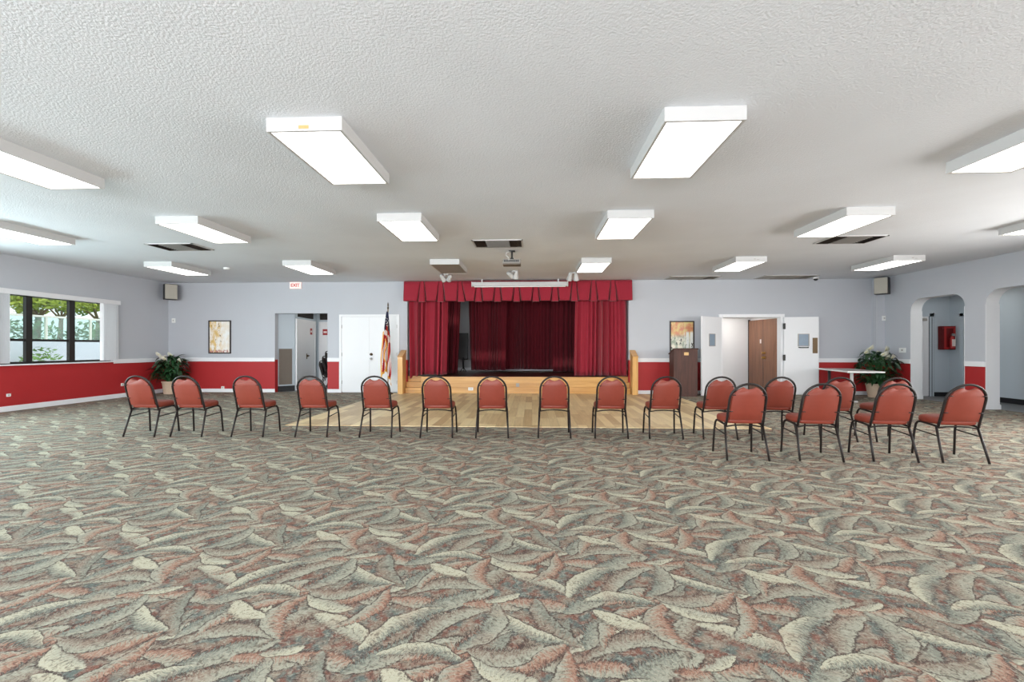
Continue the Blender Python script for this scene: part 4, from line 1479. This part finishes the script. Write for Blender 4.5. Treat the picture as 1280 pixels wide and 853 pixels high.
# pictures
def picture(x0, x1, z0, z1, label, kind):
    p = empty('framed_picture', ((x0 + x1) / 2, YB, (z0 + z1) / 2))
    tag(p, label, 'picture', 'framed pictures on the far wall')
    w, h = (x1 - x0) / 2, (z1 - z0) / 2
    t = 0.032
    boxes((-w, w, -0.03, 0, h - t, h), (-w, w, -0.03, 0, -h, -h + t), (-w, -w + t, -0.03, 0, -h + t, h - t), (w - t, w, -0.03, 0, -h + t, h - t)).build('frame', M['dark_frame'], p, bevel=0.003)
    m, nb, b = new_mat('print_' + kind)
    x, y, z = nb.sep(geo_pos(nb, True))
    if kind == 'pale':
        v = nb.comb(nb.m('MULTIPLY', x, 9.0), 0.0, nb.m('MULTIPLY', z, 5.0))
        c = nb.mix(nb.ss(nb.noise(v, 1.0, 4.0, 0.6).outputs[0], 0.40, 0.62), lin((226, 190, 120)), lin((246, 240, 232)))
        c = nb.mix(nb.m('MULTIPLY', nb.ss(x, -0.1, 0.15), 0.7), c, lin((246, 244, 242)))
        dark = nb.noise(nb.comb(nb.m('MULTIPLY', x, 20.0), 1.0, nb.m('MULTIPLY', z, 11.0)), 1.0, 3.0).outputs[0]
        c = nb.mix(nb.m('MULTIPLY', nb.ss(dark, 0.60, 0.68), nb.m('SUBTRACT', 1.0, nb.ss(x, 0.0, 0.12))), c, lin((70, 58, 52)))
        low = nb.m('SUBTRACT', 1.0, nb.ss(z, -0.42, -0.34))
        c = nb.mix(nb.m('MULTIPLY', low, nb.ss(dark, 0.45, 0.55)), c, lin((190, 130, 122)))
    else:
        v = nb.comb(nb.m('MULTIPLY', x, 8.0), 0.0, nb.m('MULTIPLY', z, 6.0))
        n = nb.noise(v, 1.0, 4.0, 0.6).outputs[0]
        top = nb.mix(nb.ss(n, 0.4, 0.6), lin((214, 138, 104)), lin((222, 196, 130)))
        c = nb.mix(nb.ss(z, -0.02, 0.14), nb.mix(nb.ss(n, 0.4, 0.6), lin((150, 160, 140)), lin((226, 220, 200))), top)
        stripe = nb.m('FRACT', nb.m('MULTIPLY', x, 9.0))
        c = nb.mix(nb.m('MULTIPLY', nb.ss(x, 0.04, 0.10), nb.m('MULTIPLY', nb.m('LESS_THAN', stripe, 0.7), nb.m('SUBTRACT', 1.0, nb.ss(z, 0.12, 0.2)))), c, lin((240, 240, 234)))
        c = nb.mix(nb.m('MULTIPLY', nb.ss(nb.noise(v, 1.6, 3.0).outputs[0], 0.58, 0.64), nb.m('SUBTRACT', 1.0, nb.ss(z, -0.05, 0.02))), c, lin((48, 52, 46)))
    nb.put(b.inputs['Base Color'], c)
    b.inputs['Roughness'].default_value = 0.25
    MB().box(-w + t, w - t, -0.014, -0.004, -h + t, h - t).build('print', m, p)


picture(-9.40, -8.73, 1.12, 2.085, 'framed picture of pale yellow shapes near the potted lily by the window', 'pale')
picture(3.83, 4.50, 1.10, 2.035, 'framed picture with orange and white tones hanging above the lectern', 'orange')


# speakers in the far corners
def speaker(x, y, z0, z1, rz, label):
    s = empty('wall_speaker', (x, y, z0), R(rz))
    tag(s, label, 'speaker', 'wall speakers in the far corners')
    h = z1 - z0
    boxes((-0.15, 0.15, -0.10, 0.12, 0, h)).build('cabinet', M['black_plastic'], s, bevel=0.012)
    boxes((-0.143, 0.143, -0.125, -0.10, 0.012, h - 0.012)).build('grille', M['beige_plastic'], s, bevel=0.02, segs=3)
    boxes((-0.03, 0.03, 0.12, 0.26, h * 0.4, h * 0.6)).build('bracket', M['black_plastic'], s)


speaker(-10.30, 12.56, 2.66, 3.10, 50, 'beige-fronted wall speaker in the corner above the window-side lily')
speaker(9.22, 12.44, 2.70, 3.14, -50, 'beige-fronted wall speaker in the corner near the arches')


def small_plate(name, b, label, cat, part, pb, m='white_plastic', pm='vent_metal'):
    o = MB().box(*b).build(name, M[m], bevel=0.004)
    tag(o, label, cat)
    MB().box(*pb).build(part, M[pm], o)


small_plate('volume_control', (-10.50, -10.40, YB - 0.03, YB, 2.02, 2.15), 'small white control below the window-side speaker', 'wall control', 'dial', (-10.465, -10.435, YB - 0.036, YB - 0.03, 2.07, 2.10))
small_plate('volume_control', (9.42, 9.497, 12.68, 12.72, 2.02, 2.15), 'small white control below the arch-side speaker', 'wall control', 'dial', (9.44, 9.475, 12.674, 12.68, 2.07, 2.10))
small_plate('switch_plate', (XR - 0.015, XR, 12.02, 12.23, 1.165, 1.29), 'white switch plate beside the first round-cornered opening', 'switch', 'toggle', (XR - 0.02, XR - 0.015, 12.10, 12.15, 1.21, 1.25))
small_plate('wall_outlet', (-9.02, -8.93, YB - 0.02, YB, 0.085, 0.17), 'white outlet on the red wall just above the far baseboard', 'outlet', 'socket', (-8.99, -8.96, YB - 0.023, YB - 0.02, 0.11, 0.15))
small_plate('wall_outlet', (XL, XL + 0.012, 8.76, 8.84, 0.30, 0.36), 'small outlet on the red wall under the first window pane', 'outlet', 'socket', (XL + 0.012, XL + 0.015, 8.785, 8.815, 0.32, 0.345))
small_plate('wall_outlet', (XL, XL + 0.012, 11.33, 11.41, 0.30, 0.37), 'small outlet on the red wall past the vertical blinds', 'outlet', 'socket', (XL + 0.012, XL + 0.015, 11.355, 11.385, 0.32, 0.345))


# peace lilies
def leaf_blade(mb, base, dirv, L, W, droop, up):
    """one arching lanceolate leaf"""
    side = dirv.cross(Vector((0, 0, 1)))
    if side.length < 1e-3:
        side = Vector((1, 0, 0))
    side.normalize()
    n = 6
    rows = []
    for q in range(n + 1):
        s = q / n
        c = base + dirv * (L * s * 0.85) + Vector((0, 0, up * L * s - droop * L * s * s))
        w = W * math.sin(PI * min(1, 0.06 + 0.94 * s)) ** 0.8 * (1.15 - 0.5 * s)
        rows.append([c - side * w + Vector((0, 0, w * 0.35)), c, c + side * w + Vector((0, 0, w * 0.35))])
    vs = [[mb.bm.verts.new(p) for p in r] for r in rows]
    for a, b in zip(vs, vs[1:]):
        for i in range(2):
            mb.face([a[i], a[i + 1], b[i + 1], b[i]])


def lily(x, y, seed, label, hgt, spread, nfl, potw, lims=((-9, 9), (-9, 9))):
    rnd = random.Random(seed)
    t = empty('potted_lily', (x, y, 0))
    tag(t, label, 'plant', 'potted lilies in the far corners')
    ph = 0.36
    MB().lathe([(potw * 0.74, 0), (potw * 0.78, 0.02), (potw * 0.95, ph - 0.05), (potw, ph - 0.045), (potw, ph), (potw * 0.9, ph), (potw * 0.88, ph - 0.04), (0.01, ph - 0.04)], 24).build('pot', M['pot'], t, smooth=False)
    MB().lathe([(potw * 0.86, ph - 0.04), (potw * 0.5, ph - 0.02), (0.01, ph - 0.015)], 16).build('soil', M['soil'], t)
    mb = MB()
    st = MB()
    for k in range(180):
        a = rnd.uniform(0, 2 * PI)
        lev = rnd.random()
        z = ph + 0.02 + lev * (hgt - ph - 0.18)
        r0 = spread * 0.55 * math.sqrt(rnd.random()) * (0.55 + 0.9 * math.sin(PI * min(1, 0.15 + lev * 0.8)))
        b = Vector((r0 * math.cos(a), r0 * math.sin(a), z))
        d = Vector((math.cos(a), math.sin(a), 0))
        leaf_blade(mb, b, d, rnd.uniform(0.20, 0.34), rnd.uniform(0.045, 0.072), rnd.uniform(0.5, 1.15), rnd.uniform(0.2, 0.9))
        if k % 2 == 0:
            st.tube([(0.05 * math.cos(a), 0.05 * math.sin(a), ph - 0.03), (r0 * 0.6 * math.cos(a), r0 * 0.6 * math.sin(a), ph + (z - ph) * 0.6), b], 0.006, 5)
    def keep(bm):                   # foliage pressed back where it meets the walls
        for v in bm.verts:
            for ax in (0, 1):
                lo, hi = lims[ax]
                if v.co[ax] > hi:
                    v.co[ax] = hi - 0.25 * (v.co[ax] - hi)
                if v.co[ax] < lo:
                    v.co[ax] = lo - 0.25 * (v.co[ax] - lo)
    keep(mb.bm)
    keep(st.bm)
    mb.build('foliage', M['leaf'], t, smooth=True, fix=False)
    for k in range(nfl):
        a = rnd.uniform(0, 2 * PI) if k > 3 else (-PI / 2 + (k - 1.5) * 0.7)
        r0 = spread * rnd.uniform(0.25, 0.85)
        z = hgt - rnd.uniform(0.0, 0.30) - 0.06 * (r0 / spread)
        tip = Vector((r0 * math.cos(a), r0 * math.sin(a), z))
        st.tube([(0.04 * math.cos(a), 0.04 * math.sin(a), ph), (tip.x * 0.6, tip.y * 0.6, ph + (z - ph) * 0.65), tip], 0.005, 5)
        fb = MB()
        ang = rnd.uniform(-0.9, 0.9)
        d = Vector((math.sin(ang) * 0.6, -0.55, 0.6)).normalized()
        sd_ = d.cross(Vector((0, 1, 0.2))).normalized()
        nrm = sd_.cross(d)
        rows = []
        for q in range(7):
            s = q / 6
            w = 0.07 * math.sin(PI * (0.08 + 0.92 * s)) ** 0.7 * (1.1 - 0.45 * s)
            c = tip + d * (0.17 * s)
            rows.append([c - sd_ * w - nrm * w * 0.5, c, c + sd_ * w - nrm * w * 0.5])
        vs = [[fb.bm.verts.new(p) for p in r] for r in rows]
        for p_, q_ in zip(vs, vs[1:]):
            for i in range(2):
                fb.face([p_[i], p_[i + 1], q_[i + 1], q_[i]])
        f = fb.build('flower', M['petal'], t, smooth=True, solid=0.003)
        MB().tube([tip + d * 0.01 - nrm * 0.012, tip + d * 0.085 - nrm * 0.02], 0.010, 6).build('spadix', M['spadix'], f, smooth=True)
    st.build('stems', M['stem'], t, smooth=True, fix=False)


lily(-10.10, 12.33, 3, 'white-flowered lily in a stone pot in the window-side corner', 1.16, 0.40, 9, 0.21, ((-0.46, 9), (-9, 0.48)))
lily(8.97, 12.29, 8, 'white-flowered lily in a stone pot beside the low table', 1.30, 0.50, 12, 0.24, ((-0.48, 0.50), (-9, 0.42)))

# folding table
ft = empty('folding_table', (7.88, 11.70, 0), R(-11))
tag(ft, 'grey-topped table on white legs standing by the potted lily', 'table')
boxes((-0.38, 0.36, -0.84, 0.84, 0.715, 0.742)).build('table_top', M['table_top'], ft, bevel=0.006)
boxes((-0.385, 0.365, -0.845, -0.84, 0.712, 0.744), (-0.385, 0.365, 0.84, 0.845, 0.712, 0.744), (-0.385, -0.38, -0.84, 0.84, 0.712, 0.744), (0.36, 0.365, -0.84, 0.84, 0.712, 0.744)).build('edge_band', M['white_plastic'], ft)
for yy, m_ in ((-0.60, 'white_metal'), (0.60, 'black_plastic')):  # far leg given a dark material to imitate shade
    l = boxes((-0.23, -0.17, yy - 0.02, yy + 0.02, 0.03, 0.715)).build('leg', M[m_], ft, bevel=0.004)
    l['label'] = 'white pedestal leg' if yy < 0 else 'pedestal leg with shade painted dark'
    boxes((-0.32, -0.08, yy - 0.025, yy + 0.025, 0.0, 0.035), (-0.28, 0.28, yy - 0.02, yy + 0.02, 0.69, 0.714)).build('foot_bar', M[m_], l)

# flag
fg = empty('flag_and_pole', (-3.97, 12.42, 0))
tag(fg, 'gold-fringed stars and stripes flag hanging on a floor pole by the stage', 'flag')
MB().lathe([(0.14, 0), (0.14, 0.03), (0.09, 0.06), (0.04, 0.09), (0.025, 0.12), (0.025, 0.16)], 20).build('base', M['bronze'], fg, smooth=False)
MB().tube([(0, 0, 0.1), (0, 0, 2.36)], 0.014, 10).build('pole', M['brass'], fg, smooth=True)
MB().lathe([(0.016, 2.36), (0.03, 2.39), (0.014, 2.42), (0.022, 2.47), (0.012, 2.52), (0.003, 2.55)], 12).build('finial', M['bronze'], fg, smooth=True)
blue, redm, whitem = mat('flag_navy', (26, 32, 62), 0.8, sheen=0.1), mat('flag_red', (186, 34, 34), 0.8, sheen=0.1), mat('flag_white', (236, 226, 222), 0.8, sheen=0.1)
gold = mat('gold_fringe', (228, 170, 70), 0.7)
FT, FB = 2.29, 0.28


def flag_pt(u, v):
    """u across the gathered cloth, v from the pole top (0) down to the hem (1)"""
    w = 0.05 + 0.25 * min(1, v * 1.4) ** 0.8 - 0.03 * max(0, v - 0.75) * 4 * (1 - u)
    a = (u - 0.62) * w
    fold = 0.045 * min(1, v * 2.5) * math.sin(u * PI * 7 + v * 2.2)
    z = FT - (FT - FB) * v * (0.90 + 0.10 * math.cos(u * PI * 1.3 + 1.6)) + 0.02 * math.sin(u * 17)
    return Vector((a, -0.03 + fold, z))


mb = MB()
NU, NV = 42, 60
vs = [[mb.bm.verts.new(flag_pt(i / NU, j / NV)) for j in range(NV + 1)] for i in range(NU + 1)]
for i in range(NU):
    for j in range(NV):
        u, v = (i + 0.5) / NU, (j + 0.5) / NV
        if v < 0.27 + 0.04 * math.sin(u * 9):
            k = 0
        else:
            s = v * 9.0 - u * 1.2 if v < 0.47 else u * 6.0 + (v - 0.47) * 3.4 + 4.23 - u * 1.2
            k = 1 if int(math.floor(s * 1.25)) % 2 == 0 else 2
        mb.mi = k
        mb.face([vs[i][j], vs[i + 1][j], vs[i + 1][j + 1], vs[i][j + 1]])
cl = mb.build('flag_cloth', [blue, redm, whitem], fg, smooth=True, fix=False)
mb = MB()
for q in range(9):
    r0 = Vector(flag_pt(0.25 + 0.08 * q, 0.10 + 0.02 * (q % 3)))
    p = r0 + Vector((0, -0.012, -0.06 * (q % 4)))
    st_ = []
    for e in range(10):
        rr_ = 0.016 if e % 2 == 0 else 0.006
        st_.append((p.x + rr_ * math.cos(PI / 2 + e * PI / 5), p.z + rr_ * math.sin(PI / 2 + e * PI / 5)))
    f_ = [mb.bm.verts.new((x_, p.y - 0.02, z_)) for x_, z_ in st_]
    b_ = [mb.bm.verts.new((x_, p.y - 0.016, z_)) for x_, z_ in st_]
    mb.face(f_); mb.face(b_[::-1])
    for e in range(10):
        mb.face([f_[e], f_[(e + 1) % 10], b_[(e + 1) % 10], b_[e]])
mb.build('stars', whitem, cl)
mb = MB()
mb.grid(lambda u, v: flag_pt(u, 1.0) + Vector((0, -0.003, 0.005 - 0.06 * v)), 42, 1)
mb.grid(lambda u, v: flag_pt(0.0, 0.3 + 0.7 * u) + Vector((-0.03 * v, -0.004, -0.02 * v)), 30, 1)
mb.grid(lambda u, v: flag_pt(0.45 + 0.08 * math.sin(u * 9), 0.48 + 0.52 * u) + Vector((-0.012 + 0.024 * v, -0.05, 0)), 30, 1)
mb.build('fringe', gold, fg, solid=0.004)

# fire extinguisher cabinet in the corridor
fc = empty('extinguisher_cabinet', (10.93, 12.48, 1.24))
tag(fc, 'red fire extinguisher cabinet on the corridor corner wall', 'cabinet')
boxes((-0.16, 0.14, -0.06, 0.12, 0, 0.62)).build('case', M['red_cabinet'], fc, bevel=0.008)
boxes((-0.20, -0.16, -0.06, -0.04, 0.55, 0.60)).build('latch', M['red_cabinet'], fc)
mb = MB()
for b in ((-0.15, 0.13, -0.068, -0.06, 0.02, 0.06), (-0.15, 0.13, -0.068, -0.06, 0.56, 0.60), (-0.15, -0.10, -0.068, -0.06, 0.06, 0.56), (0.08, 0.13, -0.068, -0.06, 0.06, 0.56)):
    mb.box(*b)
mb.build('door_frame', M['red_sign'], fc)
fe = empty('fire_extinguisher', (10.92, 12.352, 1.27))
tag(fe, 'small fire extinguisher with white label on the red cabinet front', 'fire extinguisher')
boxes((-0.03, 0.03, 0.03, 0.059, 0.20, 0.23)).build('bracket', M['black_plastic'], fe)
MB().lathe([(0.045, 0), (0.05, 0.02), (0.05, 0.26), (0.03, 0.31), (0.018, 0.33)], 14).build('cylinder', M['red_sign'], fe, smooth=True)
boxes((-0.035, 0.035, -0.056, -0.035, 0.06, 0.24)).build('instruction_label', M['sign_white'], fe)
mb = MB()
mb.box(-0.02, 0.06, -0.02, 0.02, 0.33, 0.39)
mb.tube([(0.04, 0, 0.36), (0.075, -0.01, 0.30), (0.07, -0.02, 0.15)], 0.008, 6)
mb.build('valve', M['chrome'], fe)
